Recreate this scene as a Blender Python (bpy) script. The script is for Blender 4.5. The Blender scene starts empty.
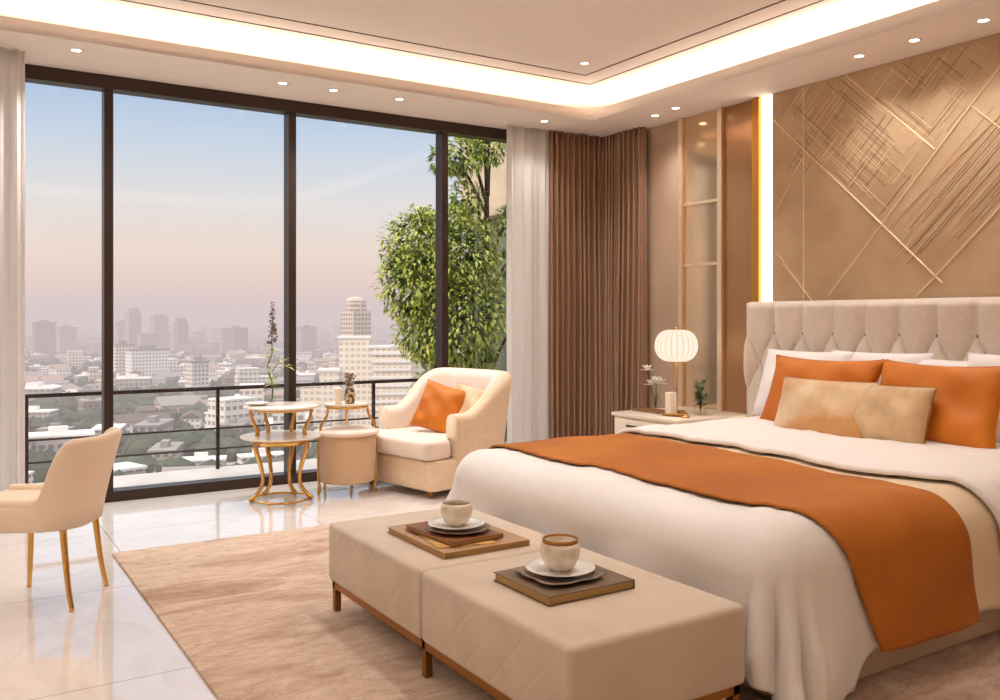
import bpy, bmesh, math, random
from mathutils import Vector, Matrix, noise
R = math.radians
PI = math.pi
scene = bpy.context.scene
COL = scene.collection
random.seed(7)

# ------------------------------------------------------------------ colour / materials
def lin(c):
    out = []
    for v in c[:3]:
        v = v / 255.0
        out.append(v / 12.92 if v <= 0.04045 else ((v + 0.055) / 1.055) ** 2.4)
    return tuple(out) + (1.0,)

class NT:
    """small helper around a node tree"""
    def __init__(self, tree):
        self.t = tree; tree.nodes.clear()
    def n(self, typ, **kw):
        nd = self.t.nodes.new(typ)
        for k, v in kw.items():
            if k == 'inp':
                for kk, vv in v.items():
                    nd.inputs[kk].default_value = vv
            else:
                setattr(nd, k, v)
        return nd
    def l(self, a, b):
        self.t.links.new(a, b)
    def math(self, op, a, b=None):
        nd = self.t.nodes.new('ShaderNodeMath'); nd.operation = op
        for i, v in enumerate((a, b)):
            if v is None: continue
            if isinstance(v, (int, float)): nd.inputs[i].default_value = v
            else: self.l(v, nd.inputs[i])
        return nd.outputs[0]
    def ramp(self, fac, stops, interp='LINEAR'):
        nd = self.t.nodes.new('ShaderNodeValToRGB'); cr = nd.color_ramp; cr.interpolation = interp
        while len(cr.elements) < len(stops): cr.elements.new(0.5)
        for e, (p, c) in zip(cr.elements, stops):
            e.position = p; e.color = c
        self.l(fac, nd.inputs[0])
        return nd.outputs[0]
    def mix(self, fac, a, b):
        nd = self.t.nodes.new('ShaderNodeMix'); nd.data_type = 'RGBA'
        for s, v in ((0, fac), (6, a), (7, b)):
            if isinstance(v, (int, float)): nd.inputs[s].default_value = v
            elif isinstance(v, tuple): nd.inputs[s].default_value = v
            else: self.l(v, nd.inputs[s])
        return nd.outputs[2]

def mat(name, c, rough=0.6, metal=0.0, c2=None, nscale=4.0, bump=0.0, bscale=60.0, sheen=0.0,
        stretch=(1, 1, 1), detail=4.0, spec=0.5, coat=0.0, weave=False, dist=0.02, lo=.35, hi=.65):
    m = bpy.data.materials.new(name); m.use_nodes = True
    g = NT(m.node_tree)
    out = g.n('ShaderNodeOutputMaterial'); p = g.n('ShaderNodeBsdfPrincipled')
    g.l(p.outputs[0], out.inputs[0])
    p.inputs['Base Color'].default_value = lin(c)
    p.inputs['Roughness'].default_value = rough
    p.inputs['Metallic'].default_value = metal
    p.inputs['Specular IOR Level'].default_value = spec
    p.inputs['Sheen Weight'].default_value = sheen
    p.inputs['Coat Weight'].default_value = coat
    tc = g.n('ShaderNodeTexCoord')
    mp = g.n('ShaderNodeMapping'); mp.inputs['Scale'].default_value = stretch
    g.l(tc.outputs['Object'], mp.inputs[0])
    if c2 is not None:
        nz = g.n('ShaderNodeTexNoise'); nz.inputs['Scale'].default_value = nscale; nz.inputs['Detail'].default_value = detail
        g.l(mp.outputs[0], nz.inputs[0])
        g.l(g.ramp(nz.outputs[0], [(lo, lin(c)), (hi, lin(c2))]), p.inputs['Base Color'])
    if bump:
        nb = g.n('ShaderNodeTexNoise'); nb.inputs['Scale'].default_value = bscale; nb.inputs['Detail'].default_value = 3
        g.l(mp.outputs[0], nb.inputs[0])
        bp = g.n('ShaderNodeBump'); bp.inputs['Strength'].default_value = bump; bp.inputs['Distance'].default_value = dist
        g.l(nb.outputs[0], bp.inputs['Height']); g.l(bp.outputs[0], p.inputs['Normal'])
    return m

def emis(name, c, s):
    m = bpy.data.materials.new(name); m.use_nodes = True
    g = NT(m.node_tree); o = g.n('ShaderNodeOutputMaterial'); e = g.n('ShaderNodeEmission')
    e.inputs[0].default_value = lin(c); e.inputs[1].default_value = s
    g.l(e.outputs[0], o.inputs[0])
    return m

M = {}
M['ceiling'] = mat('ceiling_paint', (238, 226, 216), .85, bump=.02)
M['plaster'] = mat('wall_plaster', (186, 160, 138), .8, c2=(178, 151, 128), nscale=2, bump=.03)
M['pale_wall'] = mat('pale_wall_plaster', (228, 216, 202), .85, bump=.03)
M['groove'] = mat('ceiling_shadow_gap', (92, 70, 58), .8)
M['frame'] = mat('dark_bronze_aluminium', (62, 48, 42), .38, metal=.55)
M['bed_white'] = mat('white_cotton', (238, 234, 231), .75, sheen=.15, c2=(234, 229, 225), nscale=3, bump=.06, bscale=9, dist=.03)
M['quilt_white'] = mat('white_quilt_cotton', (240, 232, 228), .75, sheen=.25, bump=.06, bscale=9, dist=.03)
M['pillow_white'] = mat('white_pillow_cotton', (244, 238, 236), .75, sheen=.2, bump=.08, bscale=10, dist=.02)
M['cream_cloth'] = mat('cream_blanket_cloth', (226, 203, 172), .8, sheen=.2, bump=.05, bscale=120)
M['orange'] = mat('burnt_orange_velvet', (164, 90, 16), .6, sheen=.04, spec=.25, c2=(184, 110, 28), nscale=2.2, bump=.12, bscale=5, dist=.03)
M['orange_cushion'] = mat('burnt_orange_satin', (186, 100, 16), .5, sheen=.04, spec=.3, c2=(202, 118, 30), nscale=4, bump=.08, bscale=8, dist=.02)
M['tan_velvet'] = mat('sand_velvet', (206, 176, 134), .6, sheen=.5, c2=(190, 156, 112), nscale=9, bump=.1, bscale=90)
M['gold_velvet'] = mat('gold_shimmer_velvet', (216, 188, 148), .45, sheen=.5, c2=(196, 142, 82), nscale=2.6, bump=.1, bscale=60, lo=.4, hi=.55)
M['headboard'] = mat('greige_headboard_linen', (220, 207, 194), .8, sheen=.2, c2=(214, 200, 186), nscale=30, bump=.06, bscale=350, dist=.004)
M['button'] = mat('shadowed_button_linen', (158, 138, 122), .8)
M['bed_base'] = mat('taupe_bed_base_fabric', (196, 172, 146), .8, sheen=.2, bump=.08, bscale=250)
M['chair_cream'] = mat('cream_chair_boucle', (226, 202, 174), .75, sheen=.2, c2=(220, 195, 166), nscale=30, bump=.08, bscale=240, dist=.005)
M['seat_cream'] = mat('pale_seat_fabric', (230, 214, 200), .75, sheen=.3, bump=.06, bscale=240, dist=.005)
M['dining_fabric'] = mat('peach_beige_leather', (236, 214, 190), .6, sheen=.15, bump=.03, bscale=200)
M['drum_fabric'] = mat('tan_drum_fabric', (202, 170, 136), .75, sheen=.3, bump=.06, bscale=240)
M['brass'] = mat('polished_brass', (212, 166, 96), .2, metal=1.0)
M['brass_dark'] = mat('aged_brass', (160, 112, 56), .35, metal=1.0)
M['gold_trim'] = mat('gold_trim_metal', (196, 144, 72), .4, metal=1.0)
M['marble_top'] = mat('cream_marble_top', (242, 232, 218), .15, c2=(232, 216, 196), nscale=5)
M['ceramic'] = mat('cream_ceramic', (226, 214, 198), .2, c2=(210, 192, 168), nscale=14, coat=.3)
M['white_ceramic'] = mat('white_ceramic', (238, 234, 228), .18, coat=.3)
M['coffee'] = mat('dark_inside_of_cup', (120, 92, 66), .3)
M['book_tan'] = mat('tan_book_cover', (176, 142, 108), .55, c2=(166, 130, 96), nscale=8)
M['book_brown'] = mat('brown_leather_cover', (138, 84, 44), .4, c2=(112, 64, 32), nscale=9)
M['book_dark'] = mat('dark_olive_brown_cover', (120, 98, 74), .45, c2=(104, 82, 60), nscale=7)
M['paper'] = mat('gilded_page_edges', (172, 138, 82), .45, metal=.3, bump=.2, bscale=300)
M['napkin'] = mat('gold_napkin', (224, 184, 110), .5, c2=(196, 150, 80), nscale=20)
M['plate_dark'] = mat('grey_brown_stoneware', (150, 130, 112), .35, c2=(128, 106, 88), nscale=10)
def shade_mat():
    m = bpy.data.materials.new('ribbed_lantern_paper'); m.use_nodes = True
    g = NT(m.node_tree); o = g.n('ShaderNodeOutputMaterial'); e = g.n('ShaderNodeEmission')
    tc = g.n('ShaderNodeTexCoord'); sp = g.n('ShaderNodeSeparateXYZ'); g.l(tc.outputs['Object'], sp.inputs[0])
    a = g.math('ARCTAN2', sp.outputs[1], sp.outputs[0])
    r = g.math('POWER', g.math('ABSOLUTE', g.math('SINE', g.math('MULTIPLY', a, 11.0))), .35)
    g.l(g.ramp(r, [(.25, lin((226, 190, 146))), (.8, lin((255, 240, 218)))]), e.inputs[0]); e.inputs[1].default_value = 1.05
    g.l(e.outputs[0], o.inputs[0]); return m
M['lamp_shade'] = shade_mat()
M['led'] = emis('warm_led_light', (255, 240, 214), 3.5)
M['downlight'] = emis('downlight_lens', (255, 240, 215), 9.0)
M['leaf'] = mat('green_leaves', (128, 150, 52), .5, c2=(196, 200, 104), nscale=3, lo=.3, hi=.7)
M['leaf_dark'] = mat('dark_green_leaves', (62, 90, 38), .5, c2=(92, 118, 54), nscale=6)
M['petal'] = mat('white_petals', (246, 238, 228), .6)
M['lilac'] = mat('grey_lilac_buds', (150, 134, 130), .6, c2=(104, 88, 80), nscale=40)
M['bark'] = mat('tree_bark', (88, 66, 48), .9, c2=(64, 48, 36), nscale=12, bump=.4, bscale=30)
M['wax'] = mat('ivory_candle_wax', (246, 232, 212), .4)
M['nightstand'] = mat('ivory_lacquer', (236, 220, 202), .3, coat=.2)
M['dark_gap'] = mat('dark_handle_metal', (70, 56, 46), .4, metal=.7)
M['balcony'] = mat('pale_balcony_tile', (208, 199, 192), .5, c2=(196, 187, 180), nscale=3)
M['concrete'] = mat('warm_concrete', (196, 178, 158), .8, c2=(178, 160, 140), nscale=2, bump=.1, bscale=20)

def glass_mat(name, tint=(1, 1, 1, 1), ior=1.35, rough=0.0):
    m = bpy.data.materials.new(name); m.use_nodes = True
    g = NT(m.node_tree); o = g.n('ShaderNodeOutputMaterial')
    t = g.n('ShaderNodeBsdfTransparent'); t.inputs[0].default_value = tint
    gl = g.n('ShaderNodeBsdfGlossy'); gl.inputs['Roughness'].default_value = rough
    lw = g.n('ShaderNodeLayerWeight'); lw.inputs[0].default_value = .5
    f0 = ((ior - 1) / (ior + 1)) ** 2
    fr = g.math('ADD', g.math('MULTIPLY', g.math('POWER', lw.outputs['Facing'], 5.0), .8), f0)
    mx = g.n('ShaderNodeMixShader')
    g.l(fr, mx.inputs[0]); g.l(t.outputs[0], mx.inputs[1]); g.l(gl.outputs[0], mx.inputs[2])
    g.l(mx.outputs[0], o.inputs[0])
    return m
M['glass'] = glass_mat('window_glass', (.97, .98, .98, 1), 1.25)
M['vase_glass'] = glass_mat('clear_vase_glass', (.97, .96, .95, 1), 1.25)
M['facade_glass'] = mat('facade_glass', (96, 104, 92), .1, metal=.4, c2=(120, 126, 112), nscale=.6)

def sheer_mat():
    m = bpy.data.materials.new('white_sheer_voile'); m.use_nodes = True
    g = NT(m.node_tree); o = g.n('ShaderNodeOutputMaterial')
    d = g.n('ShaderNodeBsdfDiffuse'); d.inputs[0].default_value = lin((250, 246, 243))
    tl = g.n('ShaderNodeBsdfTranslucent'); tl.inputs[0].default_value = lin((252, 248, 246))
    tr = g.n('ShaderNodeBsdfTransparent')
    m1 = g.n('ShaderNodeMixShader'); m1.inputs[0].default_value = .5
    m2 = g.n('ShaderNodeMixShader'); m2.inputs[0].default_value = .05
    g.l(d.outputs[0], m1.inputs[1]); g.l(tl.outputs[0], m1.inputs[2])
    g.l(m1.outputs[0], m2.inputs[1]); g.l(tr.outputs[0], m2.inputs[2]); g.l(m2.outputs[0], o.inputs[0])
    return m
M['sheer'] = sheer_mat()
M['curtain'] = mat('mocha_satin_curtain', (172, 134, 106), .4, sheen=.15, c2=(146, 110, 86), nscale=3, stretch=(1, 1, .05), bump=.05, bscale=40)

def floor_mat():
    m = bpy.data.materials.new('polished_white_marble'); m.use_nodes = True
    g = NT(m.node_tree); o = g.n('ShaderNodeOutputMaterial'); p = g.n('ShaderNodeBsdfPrincipled')
    g.l(p.outputs[0], o.inputs[0])
    tc = g.n('ShaderNodeTexCoord')
    nz = g.n('ShaderNodeTexNoise', inp={'Scale': 1.3, 'Detail': 8, 'Distortion': 1.6})
    g.l(tc.outputs['Object'], nz.inputs[0])
    c = g.ramp(nz.outputs[0], [(.3, lin((230, 222, 216))), (.5, lin((236, 229, 224))), (.56, lin((229, 220, 213))), (.62, lin((236, 229, 224)))])
    br = g.n('ShaderNodeTexBrick'); br.offset = 0.0
    br.inputs['Scale'].default_value = 1.0; br.inputs['Brick Width'].default_value = 1.2; br.inputs['Row Height'].default_value = 1.2
    br.inputs['Mortar Size'].default_value = .002; br.inputs['Color1'].default_value = (1, 1, 1, 1); br.inputs['Color2'].default_value = (1, 1, 1, 1)
    br.inputs['Mortar'].default_value = lin((150, 132, 120))
    mp = g.n('ShaderNodeMapping'); mp.inputs['Location'].default_value = (.35, .2, 0)
    g.l(tc.outputs['Object'], mp.inputs[0]); g.l(mp.outputs[0], br.inputs[0])
    mm = g.n('ShaderNodeMix'); mm.data_type = 'RGBA'; mm.blend_type = 'MULTIPLY'; mm.inputs[0].default_value = 1
    g.l(c, mm.inputs[6]); g.l(br.outputs[0], mm.inputs[7]); g.l(mm.outputs[2], p.inputs['Base Color'])
    p.inputs['Roughness'].default_value = .04; p.inputs['IOR'].default_value = 1.6
    p.inputs['Coat Weight'].default_value = .5; p.inputs['Coat Roughness'].default_value = .02
    return m
M['floor'] = floor_mat()

def rug_mat():
    m = bpy.data.materials.new('marbled_beige_rug_pile'); m.use_nodes = True
    g = NT(m.node_tree); o = g.n('ShaderNodeOutputMaterial'); p = g.n('ShaderNodeBsdfPrincipled')
    g.l(p.outputs[0], o.inputs[0]); p.inputs['Roughness'].default_value = .95; p.inputs['Sheen Weight'].default_value = .15
    p.inputs['Specular IOR Level'].default_value = .1
    tc = g.n('ShaderNodeTexCoord'); mp = g.n('ShaderNodeMapping')
    mp.inputs['Rotation'].default_value = (0, 0, R(-28)); mp.inputs['Scale'].default_value = (.8, 2.1, 1)
    g.l(tc.outputs['Object'], mp.inputs[0])
    a = g.n('ShaderNodeTexNoise', inp={'Scale': 1.5, 'Detail': 9, 'Roughness': .62, 'Distortion': 1.1}); g.l(mp.outputs[0], a.inputs[0])
    b = g.n('ShaderNodeTexNoise', inp={'Scale': 9, 'Detail': 6, 'Roughness': .7, 'Distortion': .5}); g.l(mp.outputs[0], b.inputs[0])
    c1 = g.ramp(a.outputs[0], [(.25, lin((150, 118, 96))), (.42, lin((184, 156, 134))), (.52, lin((214, 192, 172))), (.68, lin((200, 174, 152))), (.8, lin((172, 138, 112)))])
    c2 = g.ramp(b.outputs[0], [(.4, lin((220, 198, 180))), (.6, lin((166, 124, 96)))])
    cc = g.mix(.28, c1, c2)
    v = g.n('ShaderNodeTexNoise', inp={'Scale': 2.6, 'Detail': 12, 'Roughness': .75, 'Distortion': 2.2}); g.l(mp.outputs[0], v.inputs[0])
    vein = g.ramp(v.outputs[0], [(.485, (0, 0, 0, 1)), (.5, (1, 1, 1, 1)), (.515, (0, 0, 0, 1))])
    cc = g.mix(g.math('MULTIPLY', vein, .45), cc, lin((96, 68, 52)))
    g.l(cc, p.inputs['Base Color'])
    f = g.n('ShaderNodeTexNoise', inp={'Scale': 120, 'Detail': 2}); g.l(tc.outputs['Object'], f.inputs[0])
    bp = g.n('ShaderNodeBump', inp={'Strength': .6, 'Distance': .012}); g.l(f.outputs[0], bp.inputs['Height']); g.l(bp.outputs[0], p.inputs['Normal'])
    return m
M['rug'] = rug_mat()

def bench_mat():
    m = bpy.data.materials.new('quilted_taupe_leather'); m.use_nodes = True
    g = NT(m.node_tree); o = g.n('ShaderNodeOutputMaterial'); p = g.n('ShaderNodeBsdfPrincipled')
    g.l(p.outputs[0], o.inputs[0]); p.inputs['Roughness'].default_value = .6; p.inputs['Sheen Weight'].default_value = .2
    tc = g.n('ShaderNodeTexCoord'); sp = g.n('ShaderNodeSeparateXYZ'); g.l(tc.outputs['Object'], sp.inputs[0])
    nz = g.n('ShaderNodeTexNoise', inp={'Scale': 6, 'Detail': 5}); g.l(tc.outputs['Object'], nz.inputs[0])
    g.l(g.ramp(nz.outputs[0], [(.35, lin((206, 188, 168))), (.65, lin((198, 179, 157)))]), p.inputs['Base Color'])
    def tri(x):
        f = g.math('FRACT', x); f = g.math('SUBTRACT', f, .5); f = g.math('ABSOLUTE', f)     # .5 at line, 0 between
        f = g.math('MULTIPLY', f, 2.0); return g.math('POWER', f, 5.0)
    u = g.math('MULTIPLY', sp.outputs[1], 6.5); v = g.math('MULTIPLY', sp.outputs[2], 6.5)
    h = g.math('MAXIMUM', tri(g.math('ADD', u, v)), tri(g.math('SUBTRACT', u, v)))
    # quilting only on the vertical front side
    ge = g.n('ShaderNodeNewGeometry'); ns = g.n('ShaderNodeSeparateXYZ'); g.l(ge.outputs['True Normal'], ns.inputs[0])
    side = g.math('MAXIMUM', g.math('MULTIPLY', ns.outputs[0], -1.0), 0.0)
    h = g.math('MULTIPLY', g.math('MULTIPLY', h, side), -1.0)
    f = g.n('ShaderNodeTexNoise', inp={'Scale': 90, 'Detail': 3}); g.l(tc.outputs['Object'], f.inputs[0])
    h = g.math('ADD', h, g.math('MULTIPLY', f.outputs[0], .15))
    bp = g.n('ShaderNodeBump', inp={'Strength': .28, 'Distance': .006}); g.l(h, bp.inputs['Height']); g.l(bp.outputs[0], p.inputs['Normal'])
    return m
M['bench'] = bench_mat()
M['panel'] = mat('champagne_textured_panel', (192, 164, 132), .6, metal=.1, c2=(176, 145, 111), nscale=2.5, bump=.25, bscale=26, dist=.01)
M['ridge'] = mat('champagne_metal_ridge', (228, 202, 166), .45, metal=.2)
M['groove_line'] = mat('champagne_dark_groove', (128, 102, 78), .6)
M['mirror'] = mat('bronze_tinted_mirror', (222, 194, 160), .12, metal=.8, c2=(210, 180, 146), nscale=1.2)
M['bronze_panel'] = mat('bronze_lacquer_panel', (176, 132, 92), .22, metal=.5, c2=(160, 118, 80), nscale=1.5)
M['champagne'] = mat('champagne_frame_metal', (238, 212, 178), .3, metal=.7)

# ------------------------------------------------------------------ mesh helpers
def tag(o, label, cat, group=None, kind=None):
    o['label'] = label; o['category'] = cat
    if group: o['group'] = group
    if kind: o['kind'] = kind
    return o
def link(name, bm, m, parent=None, smooth=False, loc=None, rot=None, auto=None):
    me = bpy.data.meshes.new(name); bm.normal_update(); bm.to_mesh(me); bm.free()
    if isinstance(m, (list, tuple)):
        for x in m: me.materials.append(x)
    else: me.materials.append(m)
    if smooth or auto:
        for p in me.polygons: p.use_smooth = True
    o = bpy.data.objects.new(name, me); COL.objects.link(o)
    if parent: o.parent = parent
    if loc: o.location = loc
    if rot: o.rotation_euler = rot
    if auto:
        try: me.set_sharp_from_angle(angle=R(auto))
        except Exception: pass
    return o
def empty(name, loc=(0, 0, 0), rz=0):
    o = bpy.data.objects.new(name, None); o.empty_display_size = .1; COL.objects.link(o)
    o.location = loc; o.rotation_euler = (0, 0, rz); return o
def thing(name, label, cat, loc=(0, 0, 0), rz=0, group=None):
    return tag(empty(name, loc, rz), label, cat, group)
def struct(name, bm, m, parent=None, **k):
    o = link(name, bm, m, parent, **k)
    if parent is None: o['kind'] = 'structure'
    return o
def NB(): return bmesh.new()
def add_box(bm, x0, x1, y0, y1, z0, z1, bev=0, seg=2):
    r = bmesh.ops.create_cube(bm, size=1)
    vs = r['verts']
    bmesh.ops.scale(bm, vec=(x1 - x0, y1 - y0, z1 - z0), verts=vs)
    bmesh.ops.translate(bm, vec=((x0 + x1) / 2, (y0 + y1) / 2, (z0 + z1) / 2), verts=vs)
    if bev:
        es = list({e for v in vs for e in v.link_edges})
        bmesh.ops.bevel(bm, geom=es, offset=bev, segments=seg, profile=.5, affect='EDGES')
    return bm
def box(*a, **k): return add_box(NB(), *a, **k)
def add_lathe(bm, prof, n=32, cx=0, cy=0, cz=0, sx=1, sy=1, close=True):
    rings = []
    for r, z in prof:
        if r < 1e-6: rings.append([bm.verts.new((cx, cy, cz + z))])
        else: rings.append([bm.verts.new((cx + sx * r * math.cos(2 * PI * i / n), cy + sy * r * math.sin(2 * PI * i / n), cz + z)) for i in range(n)])
    for a, b in zip(rings, rings[1:]):
        if len(a) == 1 and len(b) == 1: continue
        for i in range(n):
            j = (i + 1) % n
            if len(a) == 1: bm.faces.new((a[0], b[j], b[i]))
            elif len(b) == 1: bm.faces.new((a[i], a[j], b[0]))
            else: bm.faces.new((a[i], a[j], b[j], b[i]))
    if close:
        if len(rings[0]) > 1: bm.faces.new(list(reversed(rings[0])))
        if len(rings[-1]) > 1: bm.faces.new(rings[-1])
    return bm
def lathe(prof, **k): return add_lathe(NB(), prof, **k)
def add_tube(bm, pts, rad, n=10, cap=True, smooth=0):
    pts = [Vector(p) for p in pts]
    if smooth: 
        rr = rad if isinstance(rad, (list, tuple)) else [rad] * len(pts)
        np_, nr = [], []
        for i in range(len(pts) - 1):
            p0 = pts[max(0, i - 1)]; p1 = pts[i]; p2 = pts[i + 1]; p3 = pts[min(len(pts) - 1, i + 2)]
            for k in range(smooth):
                t = k / smooth
                np_.append(.5 * ((2 * p1) + (p2 - p0) * t + (2 * p0 - 5 * p1 + 4 * p2 - p3) * t * t + (3 * p1 - p0 - 3 * p2 + p3) * t ** 3))
                nr.append(rr[i] * (1 - t) + rr[i + 1] * t)
        np_.append(pts[-1]); nr.append(rr[-1]); pts, rad = np_, nr
    N = len(pts); rings = []; up = None
    for i, p in enumerate(pts):
        d = (pts[min(i + 1, N - 1)] - pts[max(i - 1, 0)]).normalized()
        if up is None:
            up = Vector((0, 0, 1)) if abs(d.z) < .9 else Vector((1, 0, 0))
        s = d.cross(up)
        if s.length < 1e-5: s = d.cross(Vector((0, 1, 0)))
        s.normalize(); up = s.cross(d).normalized()
        r = rad[i] if isinstance(rad, (list, tuple)) else rad
        rings.append([bm.verts.new(p + (s * math.cos(2 * PI * k / n) + up * math.sin(2 * PI * k / n)) * r) for k in range(n)])
    for a, b in zip(rings, rings[1:]):
        for k in range(n):
            j = (k + 1) % n
            bm.faces.new((a[k], a[j], b[j], b[k]))
    if cap:
        bm.faces.new(list(reversed(rings[0]))); bm.faces.new(rings[-1])
    return bm
def tube(pts, rad, **k): return add_tube(NB(), pts, rad, **k)
def add_ring(bm, cx, cy, cz, r, t, n=40, m=8, a0=0, a1=2 * PI):
    pts = [(cx + r * math.cos(a0 + (a1 - a0) * i / n), cy + r * math.sin(a0 + (a1 - a0) * i / n), cz) for i in range(n + 1)]
    return add_tube(bm, pts, t, n=m)
def grid_mesh(nu, nv, fn):
    bm = NB()
    vs = [[bm.verts.new(fn(i / nu, j / nv)) for j in range(nv + 1)] for i in range(nu + 1)]
    for i in range(nu):
        for j in range(nv):
            bm.faces.new((vs[i][j], vs[i + 1][j], vs[i + 1][j + 1], vs[i][j + 1]))
    return bm
def loft(secs, cap=True, inner=None):
    bm = NB(); rs = [[bm.verts.new(p) for p in s] for s in secs]; n = len(rs[0])
    for a, b in zip(rs, rs[1:]):
        for k in range(n):
            j = (k + 1) % n
            f = bm.faces.new((a[k], a[j], b[j], b[k]))
            if inner and inner[0] <= k < inner[1]: f.material_index = 1
    if cap:
        bm.faces.new(list(reversed(rs[0]))); bm.faces.new(rs[-1])
    bmesh.ops.recalc_face_normals(bm, faces=bm.faces)
    return bm
def prism(poly, z0, z1, bev=0, seg=3):
    bm = NB()
    a = [bm.verts.new((x, y, z0)) for x, y in poly]; b = [bm.verts.new((x, y, z1)) for x, y in poly]
    n = len(poly); bm.faces.new(list(reversed(a))); bm.faces.new(b)
    for i in range(n):
        j = (i + 1) % n; bm.faces.new((a[i], a[j], b[j], b[i]))
    if bev: bmesh.ops.bevel(bm, geom=list(bm.edges), offset=bev, segments=seg, profile=.5, affect='EDGES')
    bmesh.ops.recalc_face_normals(bm, faces=bm.faces)
    return bm
def sm(t):
    t = max(0, min(1, t)); return t * t * (3 - 2 * t)

# ------------------------------------------------------------------ camera
cam_d = bpy.data.cameras.new('camera'); cam = bpy.data.objects.new('camera', cam_d); COL.objects.link(cam)
cam.location = (0, 0, 1.3); cam.rotation_euler = (R(90), 0, R(-32.41))
cam_d.sensor_width = 36; cam_d.lens = 31.75; cam_d.shift_y = -.031; cam_d.clip_start = .05; cam_d.clip_end = 20000
scene.camera = cam

# ------------------------------------------------------------------ room shell
XL, XR, YN, YW = -2.0, 5.43, -1.7, 6.78
ZS, ZF, ZC = 3.03, 3.115, 3.28
struct('floor', box(XL - .1, XR + .1, YN - .1, YW + .16, -.12, 0), M['floor'])
bm = box(XL - .1, XR + .1, YN - .1, YW + .3, ZC, ZC + .12)
ceil = struct('ceiling', bm, M['ceiling'])
IX0, IX1, IY0, IY1 = -1.35, 4.80, -1.05, 6.05
bm = NB()
add_box(bm, XL, XR, IY1, YW + .16, ZS, ZS + .03); add_box(bm, XL, XR, YN, IY0, ZS, ZS + .03)
add_box(bm, XL, IX0, IY0, IY1, ZS, ZS + .03); add_box(bm, IX1, XR, IY0, IY1, ZS, ZS + .03)
add_box(bm, IX0 - .03, IX1 + .03, IY1, IY1 + .03, ZS + .002, ZF); add_box(bm, IX0 - .03, IX1 + .03, IY0 - .03, IY0, ZS + .002, ZF)
add_box(bm, IX0 - .03, IX0, IY0, IY1, ZS + .002, ZF); add_box(bm, IX1, IX1 + .03, IY0, IY1, ZS + .002, ZF)
link('soffit', bm, M['ceiling'], ceil)
for ins in (.17, .37):
    bm = NB(); x0, x1, y0, y1 = IX0 + ins, IX1 - ins, IY0 + ins, IY1 - ins; w = .011 if ins > .2 else .008
    for a in ((x0, x1, y0, y0 + w), (x0, x1, y1 - w, y1), (x0, x0 + w, y0, y1), (x1 - w, x1, y0, y1)):
        add_box(bm, *a, ZC - .004, ZC + .002)
    link('shadow_gap', bm, M['groove'], ceil)
struct('wall_right', box(XR, XR + .12, YN - .1, YW + .16, -.1, ZC + .02), M['plaster'])
struct('wall_left', box(XL - .12, XL, YN - .1, YW + .16, -.1, ZC + .02), M['pale_wall'])
struct('wall_back', box(XL - .1, XR + .1, YN - .12, YN, -.1, ZC + .02), M['pale_wall'])
bm = NB(); add_box(bm, XL - .12, XR + .12, YW + .16, YW + .3, ZS + .0, ZC + .02)
struct('wall_front', bm, M['pale_wall'])
struct('baseboard_right', box(XR - .015, XR, 5.6, YW, 0, .1), M['pale_wall'])

# window wall: head frame, bottom frame, mullions and panes
FY0, FY1 = 6.79, 6.90
win = empty('window_1', (0, 0, 0)); win['kind'] = 'structure'
link('head_frame', box(XL, XR, FY0 - .02, FY1, ZS - .095, ZS), M['frame'], win)
link('sill_frame', box(XL, XR, FY0 - .03, FY1, 0, .075), M['frame'], win)
mxs = [-.36, 1.012, 2.357, 3.735, 5.1]
for x in mxs:
    b = NB(); add_box(b, x - .03, x + .03, FY0 - .01, FY1, .075, ZS - .095)
    link('mullion', b, M['frame'], win)
edges = [XL] + mxs + [XR]
for a, b2 in zip(edges, edges[1:]):
    link('pane', box(a + .03, b2 - .03, FY0 + .05, FY0 + .054, .07, ZS - .09), M['glass'], win)

# ------------------------------------------------------------------ lights
def area(name, loc, rot, sx, sy, power, c):
    d = bpy.data.lights.new(name, 'AREA'); d.shape = 'RECTANGLE'; d.size = sx; d.size_y = sy; d.energy = power; d.color = lin(c)[:3]
    o = bpy.data.objects.new(name, d); COL.objects.link(o); o.location = loc; o.rotation_euler = rot; return o
WARM = (255, 243, 226)
CP = 8.0
xm, ym = (IX0 + IX1) / 2, (IY0 + IY1) / 2
area('cove_light', (xm, IY1 + .18, ZS + .06), (R(180 - 12), 0, 0), IX1 - IX0 + .3, .06, CP * 6, WARM)
area('cove_light', (xm, IY0 - .18, ZS + .06), (R(180 + 12), 0, 0), IX1 - IX0 + .3, .06, CP * 6, WARM)
area('cove_light', (IX0 - .18, ym, ZS + .06), (R(180), R(-12), 0), .06, IY1 - IY0 + .3, CP * 7, WARM)
area('cove_light', (IX1 + .18, ym, ZS + .06), (R(180), R(12), 0), .06, IY1 - IY0 + .3, CP * 7, WARM)

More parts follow.
